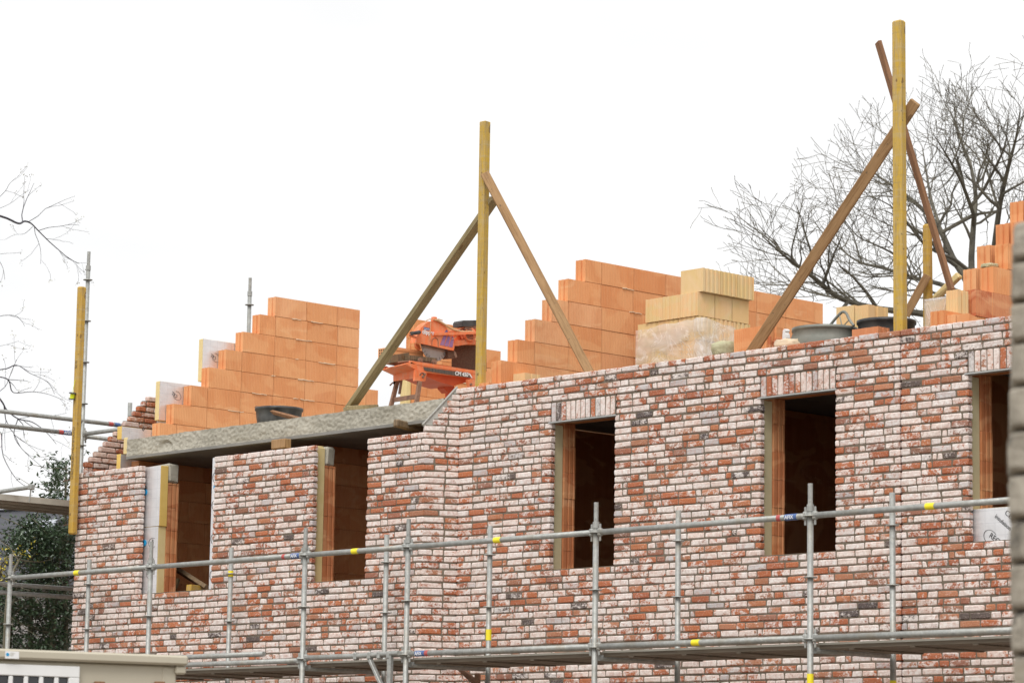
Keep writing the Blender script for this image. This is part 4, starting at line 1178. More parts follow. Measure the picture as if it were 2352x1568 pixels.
# legs
lz = 5.60
def leg(p, q, w, mat, t=.03):
    mb = MB(); beam(mb, p, q, w, t, (1, 0, 0), .004); return mb.build('leg', M[mat], saw)
leg(sq(742, 1066), sq(690, 1420), .05, 'dusty')
leg(sq(430, 1030, SWX - TW * .95), sq(325, 1440, SWX - TW * .95), .05, 'dusty')
leg(sq(1490, 1150), sq(1520, 1420), .045, 'dusty')
leg(sq(1150, 1120, SWX - TW), sq(1170, 1400, SWX - TW), .09, 'orange_dark')
mb = MB(); beam(mb, sq(365, 1335, SWX - TW * .95), sq(700, 1285), .012, .05, UP); beam(mb, sq(483, 1020, SWX - TW * .8), sq(450, 1250, SWX - TW * .8), .03, .02)
beam(mb, sq(312, 1130, SWX - TW * .98), sq(358, 1085, SWX - TW * .98), .014, .014)
mb.build('leg_cross_bar', M['dusty'], saw)
mb = MB(); prism(mb, sp_([(1080, 1090), (1240, 1140), (1235, 1200), (1150, 1235), (1090, 1170)], SWX - .2), (-.10, 0, 0))
mb.build('rear_leg_hinge', M['orange_dark'], saw)
# blade and guard
mb = MB()
bc = sq(952, 560, SWX - .17); e = sq(985, 786, SWX - .17); R_ = .195; bc.z = e.z + R_
lathe(mb, bc, [(0, -.003), (R_, -.003), (R_, .003), (0, .003)], 64, (1, 0, 0)); bl = mb.build('saw_blade', M['blade'], saw)
mb = MB()
for k in range(28):
    q = 2 * math.pi * k / 28; d = Vector((0, math.cos(q), math.sin(q))); beam(mb, bc + d * (R_ - .035) + Vector((.0035, 0, 0)), bc + d * (R_ + .001) + Vector((.0035, 0, 0)), .004, .003, (1, 0, 0), .0005)
mb.build('blade_slots', M['dark'], bl)
gp = [(690, 512), (700, 440), (722, 365), (760, 300), (812, 248), (870, 216), (940, 202), (1000, 206), (1050, 228), (1100, 268), (1145, 325), (1190, 400), (1222, 462), (1238, 530), (1240, 590), (1230, 628), (1140, 610), (1000, 578), (850, 545), (750, 524)]
mb = MB(); prism(mb, sp_(gp, SWX - .11), (-.02, 0, 0)); prism(mb, sp_(gp, SWX - .225), (-.02, 0, 0))
rim = gp[:16]
gi = [(965 + (x - 965) * .95, 480 + (y - 480) * .95) for x, y in rim]
for k in range(len(rim) - 1):
    prism(mb, sp_([rim[k], rim[k+1], gi[k+1], gi[k]], SWX - .1305), (-.094, 0, 0))
gd = mb.build('blade_guard', M['orange'], saw)
GX = SWX - .108
mb = MB()
for i in range(3):
    x = 1065 + 62 * i; prism(mb, sp_([(x + 22, 415), (x + 66 - 10 * i, 415 + 22 * i), (x + 22, 556 + 12 * i), (x - 34, 545 + 14 * i)], GX), (.001, 0, 0))
mb.build('purple_stripes', M['purple'], gd)
mb = MB(); prism(mb, sp_([(803, 289), (886, 306), (880, 341), (798, 325)], GX), (.001, 0, 0)); bs = mb.build('blue_sticker', M['blue'], gd)
dy = (sq(886, 306, GX) - sq(803, 289, GX)).normalized()
text('NORTON', .019, sq(806, 321, GX), dy, UP, M['white'], 'sticker_lettering', gd, .002)
d2 = (sq(925, 385, GX) - sq(775, 365, GX)).normalized()
text('clipper', .062, sq(776, 382, GX), d2, UP, M['white'], 'guard_lettering', gd, .002, .002)
mb = MB(); prism(mb, sp_([(1098, 362), (1128, 328), (1150, 362)], GX), (.001, 0, 0)); mb.build('blue_mark', M['blue'], gd)
mb = MB(); pts = []
for k in range(13):
    q = math.pi * k / 12; pts.append(sq(962 - 45 * math.cos(q), 500 - 55 * math.sin(q), GX))
pts = [sq(917, 548, GX)] + pts + [sq(1007, 570, GX)]
path(mb, pts, .004, 6); mb.build('hub_cover_edge', M['dusty'], gd)
mb = MB(); prism(mb, sp_([(690, 525), (735, 535), (760, 600), (745, 622), (712, 600), (695, 565)], SWX - .2), (-.03, 0, 0)); mb.build('rear_guard_lip', M['orange'], gd)
mb = MB(); prism(mb, sp_([(1142, 630), (1240, 625), (1275, 690), (1268, 735), (1155, 742)], SWX - .13), (-.09, 0, 0)); mb.build('rubber_flap', M['rust'], saw)
mb = MB(); prism(mb, sp_([(1232, 628), (1262, 650), (1280, 715), (1262, 735), (1236, 690)], SWX - .125), (-.03, 0, 0)); mb.build('flap_clamp', M['dusty'], saw)
mb = MB(); path(mb, [sq(690, 440, SWX - .1), sq(640, 425, SWX - .07), sq(598, 405, SWX - .05), sq(612, 382, SWX - .03)], .014, 10); hb = mb.build('handle_bar', M['orange'], saw)
mb = MB(); path(mb, [sq(615, 384, SWX - .02), sq(640, 380, SWX - .03), sq(700, 372, SWX - .06), sq(736, 365, SWX - .09)], .019, 12, .021); mb.build('handle_grip', M['dark'], hb)
# arm, motor, hoses
mb = MB(); prism(mb, sp_([(958, 372), (1620, 350), (1620, 385), (1300, 402), (962, 407)], SWX - .085), (-.025, 0, 0))
prism(mb, sp_([(1236, 480), (1420, 478), (1640, 468), (1640, 540), (1420, 535), (1300, 560), (1240, 556)], SWX - .16), (-.14, 0, 0))
prism(mb, sp_([(1150, 345), (1350, 300), (1360, 480), (1240, 480), (1200, 420)], SWX - .26), (-.03, 0, 0))
prism(mb, sp_([(1155, 352), (1385, 285), (1390, 300), (1160, 368)], SWX - .15), (-.02, 0, 0))
mb.build('cutting_arm', M['orange'], saw)
mb = MB(); c0, c1 = sq(1440, 400, SWX - .16), sq(1440, 400, SWX - .46)
tube(mb, c0, c1, .085, 24); tube(mb, c0 + Vector((.03, 0, 0)), c0, .07, 24)
for k in range(14):
    q = 2 * math.pi * k / 14; d = Vector((0, math.cos(q), math.sin(q))) * .09; beam(mb, c0 + d, c1 + d, .008, .02, d, .001)
cbox(mb, sq(1500, 350, SWX - .16), (-1, 0, 0), (0, 1, 0), UP, .2, .14, .11, .01)
mb.build('motor', M['orange'], saw)
mb = MB()
for k in range(7):
    z = -.05 + .016 * k; c = c0 + Vector((.0315, 0, z)); hw = math.sqrt(max(.0001, .065 ** 2 - z * z)); box(mb, (c.x, c.y - hw, c.z), (c.x + .002, c.y + hw, c.z + .007))
mb.build('motor_grille', M['dark'], saw)
mb = MB(); prism(mb, sp_([(1345, 222), (1365, 195), (1600, 192), (1610, 262), (1430, 285), (1348, 280)], SWX - .12), (-.14, 0, 0)); mb.build('switch_box', M['dark'], saw)
mb = MB(); prism(mb, sp_([(1395, 285), (1560, 272), (1560, 305), (1395, 325)], SWX - .13), (-.12, 0, 0)); mb.build('switch_mount', M['dusty'], saw)
mb = MB(); path(mb, [sq(x, y, SWX - .10) for x, y in ((960, 185), (1000, 195), (1050, 222), (1110, 262), (1180, 305), (1250, 335), (1320, 352), (1400, 362), (1480, 358), (1600, 380))], .012, 10); mb.build('water_hose', M['hose'], saw)
mb = MB(); path(mb, [sq(x, y, SWX - .10) for x, y in ((818, 225), (840, 195), (880, 178), (920, 178), (960, 190), (980, 183), (1010, 176), (1070, 196))], .005, 6)
path(mb, [sq(x, y, SWX - .10) for x, y in ((905, 185), (898, 260), (892, 380), (882, 440), (886, 480), (902, 440), (890, 400))], .0035, 5)
path(mb, [sq(x, y, SWX - .10) for x, y in ((1200, 462), (1240, 455), (1265, 420), (1260, 385))], .004, 5)
path(mb, [sq(x, y, SWX - .12) for x, y in ((1340, 365), (1420, 380), (1500, 350), (1620, 410))], .006, 6)
mb.build('cable', M['hose'], saw)
mb = MB(); cbox(mb, sq(945, 205, SWX - .10), (0, 1, 0), (-1, 0, 0), UP, .05, .05, .05, .006); mb.build('water_tap', M['orange'], saw)
# splash curtain and rolling table
mb = MB(); prism(mb, sp_([(1222, 560), (1700, 530), (1700, 925), (1215, 865)], SWX - .28), (-.02, 0, 0)); mb.build('splash_curtain', M['rust'], saw)
mb = MB()
prism(mb, sp_([(322, 700), (590, 655), (598, 765), (330, 800)], SWX - .20), (-.06, 0, 0))
prism(mb, sp_([(590, 690), (985, 735), (985, 800), (600, 755)], SWX - .12), (-.30, 0, 0))
tb = mb.build('rolling_table', M['wood_dark'], saw)
mb = MB()
prism(mb, [sq(262, 800, SWX - .30), sq(600, 762, SWX - .10), sq(600, 778, SWX - .10), sq(262, 826, SWX - .30)], (0, .3, 0.0)); mb.build('table_front', M['dusty'], tb)
mb = MB()
for x, y in ((740, 772), (940, 797)):
    c = sq(x, y, SWX - .10); tube(mb, c, c + Vector((.02, 0, 0)), .030, 20); tube(mb, c + Vector((.02, 0, 0)), c + Vector((.026, 0, 0)), .011, 12)
mb.build('roller', M['dusty'], tb)
mb = MB(); prism(mb, sp_([(793, 862), (1430, 952), (1478, 1020), (1440, 1015), (810, 915)], SWX + .0005), (.0012, 0, 0)); st = mb.build('side_label', M['label'], saw)
d3_ = (sq(1440, 995) - sq(1245, 968)).normalized()
text('CM 450', .058, sq(1244, 975, SWX + .002), d3_, UP, M['white'], 'model_lettering', st, .001, .002, .2)
mb = MB(); prism(mb, sp_([(1440, 952), (1465, 958), (1500, 1020), (1482, 1018)], SWX + .0005), (.0012, 0, 0)); mb.build('label_tip', M['white'], st)
# hollow brick lying on the rolling table
hb_ = tag(empty('hollow_brick', sq(380, 690, SWX - .3)), 'hollow orange clay brick with small holes lying on the saw table', 'hollow brick')
a = sq(165, 592, SWX - .48); b = sq(570, 596, SWX - .30)
mb = MB(); oo = Vector((SWX - .5, a.y, a.z - .16)); 
blk(mb, oo + Vector((.24, 0, 0)), (0, 1, 0), (-1, 0, 0), .42, .24, .155, 0, (.6, .5, .5), (0, 0)); 
for k in range(3): box(mb, (oo.x + .2402, oo.y + .01, oo.z + .03 + .045 * k), (oo.x + .247, oo.y + .41, oo.z + .05 + .045 * k), (.5, .5, .5))
mb.build('clay_body', M['block'], hb_)
mb = MB()
for i in range(7):
    for j in range(5): box(mb, (oo.x + .016 + .031 * i, oo.y - .001, oo.z + .012 + .028 * j), (oo.x + .036 + .031 * i, oo.y + .004, oo.z + .031 + .028 * j))
mb.build('holes', M['rust'], hb_)

# ------------------------------------------------------------------ trees
def grow(mb, pts, r0, r1, lvl, rr, P, buds=None):
    """taper a limb along pts and let side shoots off it, recursively"""
    n = 6 if r0 > .03 else (4 if r0 > .010 else 3)
    path(mb, pts, r0, n, r1)
    if lvl <= 0:
        if buds is not None: buds.append((pts[-1], (pts[-1] - pts[-2]).normalized())); 
        if buds is not None and rr.random() < .6: buds.append((pts[len(pts) // 2], (pts[-1] - pts[-2]).normalized()))
        return
    L = sum((pts[i+1] - pts[i]).length for i in range(len(pts) - 1))
    cnt = max(2, int(L * P['dens'][lvl]))
    for k in range(cnt):
        t = P['from'] + (1 - P['from']) * (k + rr.random()) / cnt; t = min(t, .995)
        f = t * (len(pts) - 1); i = int(f); p = pts[i].lerp(pts[i+1], f - i); d = (pts[i+1] - pts[i]).normalized()
        rb = (r0 + (r1 - r0) * t) * rr.uniform(.45, .75)
        side = Vector((rr.gauss(0, 1), rr.gauss(0, 1), rr.gauss(0, 1))); side -= d * side.dot(d); side.normalize()
        a = rad(rr.uniform(28, 62)); nd = (d * math.cos(a) + side * math.sin(a) + P['bias'] * rr.uniform(.3, 1)).normalized()
        ll = P['len'][lvl] * rr.uniform(.5, 1.15) * (1.05 - .45 * t)
        q = [p]; m = 5 if lvl > 1 else 4
        for j in range(m):
            nd = (nd + Vector((rr.gauss(0, .17), rr.gauss(0, .17), rr.gauss(0, .15))) + P['bias'] * .10).normalized(); q.append(q[-1] + nd * ll / m)
        grow(mb, q, rb, max(P['tip'], rb * .3), lvl - 1, rr, P, buds)
def limb(pts, conv, D, dd, k=3):
    n = len(pts); return smooth_pts([at(*conv(x, y), D=D + dd * i / max(1, n - 1)) for i, (x, y) in enumerate(pts)], k)
cR = lambda x, y: (1617 + (1262 + (x - 1262) * .915) / 1.969, (1450 + (y - 1450) * .87) / 1.969)
DT = 47.0
tr = tag(empty('bare_tree', (at(2250, 1000, D=DT).x, at(2250, 1000, D=DT).y, 0)), 'large leafless tree with dark branches behind the right end of the houses', 'tree')
base = at(2255, 800, D=DT); mbT = MB()
path(mbT, [Vector((base.x, base.y, 0)), Vector((base.x + .1, base.y, base.z * .5)), base, at(2240, 690, D=DT)], .24, 14, .10)
mbT.build('trunk', M['bark'], tr)
limbs = [
 ([(1245, 1450), (1190, 1260), (1110, 1120), (1040, 960), (930, 840), (830, 760), (760, 710), (690, 660)], .20, .02, 2.0),
 ([(1250, 1500), (1000, 1420), (760, 1390), (560, 1335), (430, 1230), (340, 1160), (260, 1095), (170, 1010)], .19, .018, -3.0),
 ([(1245, 1400), (1205, 1200), (1215, 950), (1225, 800), (1200, 640), (1160, 530), (1130, 420)], .17, .015, 1.5),
 ([(1260, 1420), (1310, 1130), (1345, 850), (1390, 640), (1425, 500), (1445, 360)], .17, .015, -2.0),
 ([(1180, 1320), (1050, 1260), (930, 1230), (780, 1180), (640, 1140), (520, 1040), (440, 960)], .12, .014, 3.0),
 ([(1216, 900), (1160, 740), (1115, 650), (1070, 570), (1015, 480)], .10, .012, -2.0),
 ([(1060, 990), (1010, 840), (985, 700), (970, 600), (960, 540)], .09, .012, 2.5),
 ([(900, 1230), (840, 1120), (740, 1060), (640, 1010), (560, 900)], .07, .010, -2.5),
 ([(600, 1345), (480, 1320), (370, 1290), (270, 1250), (150, 1210)], .08, .010, 2.0),
 ([(1340, 880), (1290, 700), (1265, 600), (1250, 500)], .08, .010, 3.0),
 ([(1240, 820), (1320, 660), (1370, 540), (1385, 420)], .08, .010, -3.0),
 ([(1120, 1130), (980, 1060), (880, 930), (800, 850), (700, 800)], .09, .010, -1.5),
 ([(1280, 1300), (1420, 1100), (1490, 920), (1530, 720)], .14, .012, 1.0),
 ([(1230, 1440), (1080, 1330), (950, 1290), (820, 1300), (700, 1260)], .09, .010, -2.0),
]
P = dict(dens={3: 3.6, 2: 4.4, 1: 5.6}, len={3: 1.4, 2: .9, 1: .5}, bias=Vector((-.05, -.05, .28)), tip=.0045)
P['from'] = .22
rr = random.Random(21); mbT = MB()
done = []
for k, (pts, a, b, dd) in enumerate(limbs):
    lp = limb(pts, cR, DT, dd)
    if k > 3:
        q = min(done, key=lambda p_: (p_ - lp[0]).length); lp = [q] + lp[(1 if (q - lp[0]).length < .3 else 0):]
    done += lp[:-3]; grow(mbT, lp, a * .36, b * .45, 3, rr, P)
mbT.build('crown', M['bark'], tr)
# left tree, only its outer twigs reach the picture
cL = lambda x, y: (x / 2.667, 428.7 + y / 2.667)
DL = 40.0; bl_ = at(-260, 900, D=DL)
tl = tag(empty('bare_tree', (bl_.x, bl_.y, 0)), 'leafless tree with thin budding twigs reaching in from the left edge', 'tree')
mbT = MB(); path(mbT, [Vector((bl_.x, bl_.y, 0)), Vector((bl_.x, bl_.y + .1, 4)), bl_, at(-280, 500, D=DL)], .24, 12, .12); mbT.build('trunk', M['bark_b'], tl)
limbsL = [
 ([(-700, 500), (-300, 120), (0, 180), (110, 225), (150, 212), (190, 225), (235, 270), (300, 335), (365, 392), (430, 445), (485, 470)], .055, .006, 1, 2),
 ([(232, 270), (300, 250), (370, 242), (430, 232), (485, 236)], .016, .004, -.5, 1),
 ([(200, 245), (150, 288), (90, 295), (30, 325)], .012, .003, .3, 1),
 ([(-300, 900), (-100, 830), (0, 792), (90, 790), (130, 820), (152, 855)], .02, .004, .5, 1),
 ([(-500, 1100), (-200, 1150), (0, 1165), (55, 1190), (82, 1260), (200, 1255), (300, 1272), (400, 1312)], .04, .004, .5, 1),
 ([(-300, 1100), (0, 1120), (100, 1092), (180, 1140), (290, 1195), (335, 1270)], .03, .004, -.5, 1),
 ([(-500, 1000), (-150, 1130), (0, 1300), (40, 1365), (110, 1420), (200, 1442), (285, 1505), (345, 1575)], .06, .006, .3, 2),
 ([(110, 1420), (85, 1520), (130, 1600), (175, 1640)], .022, .004, .5, 1),
 ([(-250, 1350), (0, 1250), (60, 1160), (100, 1060)], .02, .004, 0, 1),
 ([(-200, 1000), (0, 975), (115, 945)], .010, .003, 0, 1),
 ([(-300, 300), (0, 60), (60, -20), (120, -70)], .016, .003, 0, 1),
 ([(-200, 200), (30, 120), (120, 60), (180, 20)], .010, .003, 0, 1),
 ([(-200, 560), (-60, 420), (10, 480), (30, 570)], .02, .004, .3, 1),
 ([(-100, 1700), (0, 1500), (20, 1650), (110, 1800), (220, 1860)], .03, .004, .3, 1),
 ([(-100, 1420), (60, 1480), (130, 1600), (240, 1700), (350, 1790)], .02, .003, .6, 1),
 ([(120, 1420), (230, 1400), (330, 1400), (410, 1385)], .014, .003, .3, 1),
]
P = dict(dens={3: 1.3, 2: 2.2, 1: 3.0}, len={3: 1.2, 2: .8, 1: .5}, bias=Vector((.10, .08, -.02)), tip=.0021)
P['from'] = .3
rr = random.Random(5); mbT = MB(); buds = []
for pts, a, b, dd, lv in limbsL: grow(mbT, limb(pts, cL, DL, dd, 4), a * .34, b * .65, lv, rr, P, buds)
mbT.build('crown', M['bark_b'], tl)
def leaf_quad(mb, p, d, n, L, W, tint):
    d = d.normalized(); s = d.cross(n); s = s.normalized() if s.length > 1e-4 else d.orthogonal().normalized(); n = s.cross(d)
    mb.add([p, p + d * L * .35 + s * W * .5 + n * W * .14, p + d * L, p + d * L * .35 - s * W * .5 + n * W * .14, p + d * L * .5 - n * W * .06], [(0, 1, 4), (1, 2, 4), (2, 3, 4), (3, 0, 4)], tint)
mbB = MB()
for p, d in buds:
    if rr.random() < .15: continue
    for k in range(rr.randint(3, 7)):
        v = (d + Vector((rr.gauss(0, .7), rr.gauss(0, .7), rr.gauss(0, .7)))).normalized()
        q = p + Vector((rr.gauss(0, .022), rr.gauss(0, .022), rr.gauss(0, .022))); leaf_quad(mbB, q, v, Vector((0, 0, 1)), rr.uniform(.018, .038), .014, (rr.random(), .5, .5))
bo = mbB.build('buds', M['bud'], tl); bo['kind'] = 'stuff'

# evergreen shrub at the left, a yellow-leaved one beside it
DS = 37.0
def shrub(label, stems, count, boxes, seed, mat, size, D=DS, name='evergreen_shrub', cat='shrub'):
    rr = random.Random(seed); b0 = at(*stems[0][0], D=D)
    r = tag(empty(name, (b0.x, b0.y, 0)), label, cat)
    mb = MB(); tips = []
    for st in stems:
        pts = smooth_pts([at(u, v, D=D + rr.uniform(-.3, .3)) for u, v in st], 3); pts = [Vector((pts[0].x, pts[0].y, 0))] + pts
        path(mb, pts, .045, 6, .008)
        for _ in range(46 if count > 5000 else 6):
            f = rr.uniform(.25, 1) * (len(pts) - 1); i = min(int(f), len(pts) - 2); p = pts[i].lerp(pts[i+1], f - i)
            d = Vector((rr.gauss(0, 1), rr.gauss(0, 1), rr.gauss(.15, .5))).normalized(); q = [p]
            for j in range(4): d = (d + Vector((rr.gauss(0, .2), rr.gauss(0, .2), rr.gauss(.03, .15)))).normalized(); q.append(q[-1] + d * rr.uniform(.10, .2))
            path(mb, q, .009, 3, .003); tips.append(q)
    mb.build('stems', M['bark_h'], r)
    ml = MB(); side = CR @ Vector((1, 0, 0)); fw = CR @ Vector((0, 1, 0))
    tot = sum(b[4] for b in boxes)
    for (u0, v0, u1, v1, w) in boxes:
        n_cl = int(count * w / tot / 9)
        for _ in range(n_cl):
            u, v = rr.uniform(u0, u1), rr.uniform(v0, v1)
            dens = mnoise.noise(Vector((u * .028, v * .028, seed)))
            if dens < -.06: continue
            c = at(u, v, D=D + rr.uniform(-.55, .75)); d0 = Vector((rr.gauss(0, 1), rr.gauss(0, 1), rr.gauss(.2, .6))).normalized()
            tn = rr.random()
            for k in range(9):
                p = c + d0 * (k * .028) + Vector((rr.gauss(0, .025), rr.gauss(0, .025), rr.gauss(0, .025)))
                d = (d0 * .5 + Vector((rr.gauss(0, .8), rr.gauss(0, .8), rr.gauss(-.1, .6)))).normalized()
                n = Vector((rr.gauss(0, .5), rr.gauss(0, .5), 1)); leaf_quad(ml, p, d, n, size * rr.uniform(.7, 1.25), size * .52, (min(1, max(0, tn * .6 + rr.random() * .4)), .5, .5))
    for q in tips if count > 5000 else []:
        for p in q[1:]:
            for k in range(3):
                d = Vector((rr.gauss(0, 1), rr.gauss(0, 1), rr.gauss(0, .7))).normalized(); leaf_quad(ml, p, d, Vector((rr.gauss(0, .5), rr.gauss(0, .5), 1)), size * rr.uniform(.7, 1.2), size * .5, (rr.random(), .5, .5))
    ml.build('leaves', M[mat], r); return r
shrub('dark glossy evergreen shrub with pale stems left of the brick corner',
      [[(72, 1560), (70, 1400), (72, 1300), (78, 1200)], [(118, 1560), (122, 1420), (130, 1340), (142, 1230)], [(20, 1560), (24, 1430), (40, 1340)], [(150, 1560), (150, 1350), (150, 1180), (152, 1060)]],
      28000, [(-30, 1340, 170, 1510, 34), (30, 1215, 165, 1345, 22), (20, 1190, 165, 1250, 8), (118, 1050, 160, 1190, 4), (100, 1105, 160, 1140, 2), (0, 1230, 60, 1275, 2), (-20, 1400, 170, 1510, 10), (95, 1230, 168, 1345, 10), (-30, 1505, 180, 1740, 30)], 3, 'leaf', .058)
shrub('small shrub with yellow spring leaves at the left edge', [[(-20, 1560), (-10, 1400), (5, 1290)], [(10, 1560), (20, 1350), (50, 1275)]], 300,
      [(-25, 1265, 24, 1325, 6), (30, 1265, 64, 1280, 2)], 8, 'leaf_y', .045, 36.0, 'yellow_shrub')

# ------------------------------------------------------------------ neighbour house behind the shrub
DH = 50.0
p0 = at(-160, 1174, D=DH + 2); p1 = at(175, 1199, D=DH - 0)
dh = (p1 - p0); dh.z = 0; dh.normalize(); nh = Vector((dh.y, -dh.x, 0))          # towards the camera side
if nh.dot(CAM - p0) < 0: nh = -nh
nb = tag(empty('house', (p0.x, p0.y, 0)), 'low neighbouring house with a dark slate roof and grey brick wall behind the shrub', 'house')
ridge_z = p0.z; LH = 11.0
S = p0 - dh * 3
def hp_(s, o, z): return Vector((S.x, S.y, 0)) + dh * s + nh * o + UP * z
ez = ridge_z - 1.35
mb = MB()
prism(mb, [hp_(0, 0, ridge_z), hp_(LH, 0, ridge_z), hp_(LH, 1.0, ez), hp_(0, 1.0, ez)], Vector((0, 0, -.12)))
prism(mb, [hp_(0, -.02, ridge_z), hp_(LH, -.02, ridge_z), hp_(LH, -3.5, ez), hp_(0, -3.5, ez)], Vector((0, 0, -.12)))
rf = mb.build('roof', M['slate'], nb)
mb = MB(); beam(mb, hp_(0, .04, ridge_z + .02), hp_(LH, .04, ridge_z + .02), .14, .16); mb.build('roof_edge', M['zinc_edge'], rf)
for s in (3.2, 5.6):
    mb = MB(); w = .8
    fr = [hp_(s, .25, ridge_z - .30), hp_(s + w, .25, ridge_z - .30), hp_(s + w, .82, ridge_z - 1.06), hp_(s, .82, ridge_z - 1.06)]
    prism(mb, fr, nh * .04 + UP * .05); sk = mb.build('skylight', M['slate'], nb)
    mb = MB(); c = sum(fr, Vector()) / 4; prism(mb, [c + (q - c) * .84 + nh * .045 + UP * .052 for q in fr], nh * .008 + UP * .006); mb.build('pane', M['zinc_edge'], sk)
mb = MB(); prism(mb, [hp_(.2, .75, 0), hp_(LH - .2, .75, 0), hp_(LH - .2, .75, ez - .02), hp_(.2, .75, ez - .02)], -nh * .3)
for k in range(int(ez / .09)):
    prism(mb, [hp_(.2, .752, .09 * k), hp_(LH - .2, .752, .09 * k), hp_(LH - .2, .752, .09 * k + .075), hp_(.2, .752, .09 * k + .075)], nh * .012)
mb.build('wall', M['grey_brick'], nb)

# ------------------------------------------------------------------ site cabin at the lower left
DCB = 17.2
c1 = at(434.4, 1504.8, D=DCB); zt = c1.z
c0 = at(0, 1488, Z=zt)
dc = (c0 - c1); dc.z = 0; dc.normalize(); nc = Vector((dc.y, -dc.x, 0))
if nc.dot(CAM - c1) < 0: nc = -nc
cb = tag(empty('site_cabin', (c1.x, c1.y, 0)), 'cream steel site cabin with white barred window at the lower left', 'site cabin')
LC, WC = 5.0, 2.3
rh = (at(434, 1504.8, D=DCB) - at(434, 1527.6, D=DCB)).length
def cp(s, o, z): return Vector((c1.x, c1.y, 0)) + dc * s + nc * o + UP * z
mb = MB(); cbox(mb, cp(0, 0, zt - rh), dc, -nc, UP, LC, WC, rh, .012)
box_ = mb.build('roof_rim', M['cabin'], cb)
mb = MB(); cbox(mb, cp(.075, -.05, .12), dc, -nc, UP, LC - .15, WC - .1, zt - rh - .121, .01)
bd = mb.build('body', M['cabin'], cb)
mb = MB(); cbox(mb, cp(.005, -.02, zt - rh - .05), dc, -nc, UP, .065, .06, .049, .01)
cbox(mb, cp(.055, -.045, .12), dc, -nc, UP, .09, .09, zt - rh - .125, .01); mb.build('corner_post', M['cabin'], cb)
def cpt(u, v, o=-.05):
    P0 = cp(0, o, 0); d = CR @ Vector(((u - 1176) / F, 1, -(v - 784) / F)); t = (P0 - CAM).dot(nc) / d.dot(nc); q = CAM + d * t
    return (q - P0).dot(dc), q.z
sw0, zw = cpt(180, 1530); s2, _ = cpt(-60, 1530)
mb = MB(); zb_ = zw - 1.05
o_ = -.049
def bar(s0, z0, s1, z1, o, t=.03): cbox(mb, cp(min(s0, s1), o + t, min(z0, z1)), dc, -nc, UP, abs(s1 - s0), t, abs(z1 - z0), .004)
su = lambda u: cpt(u, 1550)[0]
WL = su(-160) - su(180); g0 = su(155) - su(180); zi = cpt(100, 1553)[1]
bar(sw0, zi, sw0 + WL, zw, o_); bar(sw0, zb_, sw0 + g0, zi - .001, o_); bar(sw0 + WL - g0, zb_, sw0 + WL, zi - .001, o_); bar(sw0 + g0 + .001, zb_, sw0 + WL - g0 - .001, zb_ + .06, o_)
wf = mb.build('window', M['frame'], cb)
mb = MB(); bar(sw0 + g0 + .001, zb_ + .061, sw0 + WL - g0 - .001, zi - .001, o_ - .002, .012); mb.build('pane', M['glass'], wf)
for k in range(8):
    mb = MB(); s_a, s_b = su(132 - 35 * k), su(122 - 35 * k)
    if s_b < sw0 + WL - g0: bar(s_a, zb_ + .061, s_b, zi - .002, o_ + .010, .018); mb.build('window_bar', M['frame'], wf)
for u in (228, 366):
    s_, z_ = cpt(u, 1560, -.04); mb = MB(); cbox(mb, cp(s_ - .03, -.02, z_ - .5), dc, -nc, UP, .06, .028, .49, .004); mb.build('red_post', M['wood_red'], cb)
s_, z_ = cpt(12, 1494, 0.0); s_e, z_e = cpt(43, 1512, 0.0)
mb = MB(); prism(mb, [cp(s_, .001, z_), cp(s_e, .001, z_ - .001), cp(s_e, .001, z_e), cp(s_, .001, z_e)], nc * .002); sk = mb.build('sticker', M['white'], cb)
s_, z_ = cpt(17, 1502, 0.0)
mb = MB(); lathe(mb, cp(s_ - .0, .0035, z_), [(0, 0), (.0095, 0), (.0095, .001), (0, .001)], 24, nc); mb.build('blue_disc', M['sticker'], sk)
mb = MB()
for k in range(3): s_, z_ = cpt(23, 1498 + 3 * k, 0); s2, _ = cpt(34 - 2 * k, 1498, 0); prism(mb, [cp(s_, .0032, z_), cp(s2, .0032, z_), cp(s2, .0032, z_ - .003), cp(s_, .0032, z_ - .003)], nc * .0006)
mb.build('print_lines', M['deck_al'], sk)

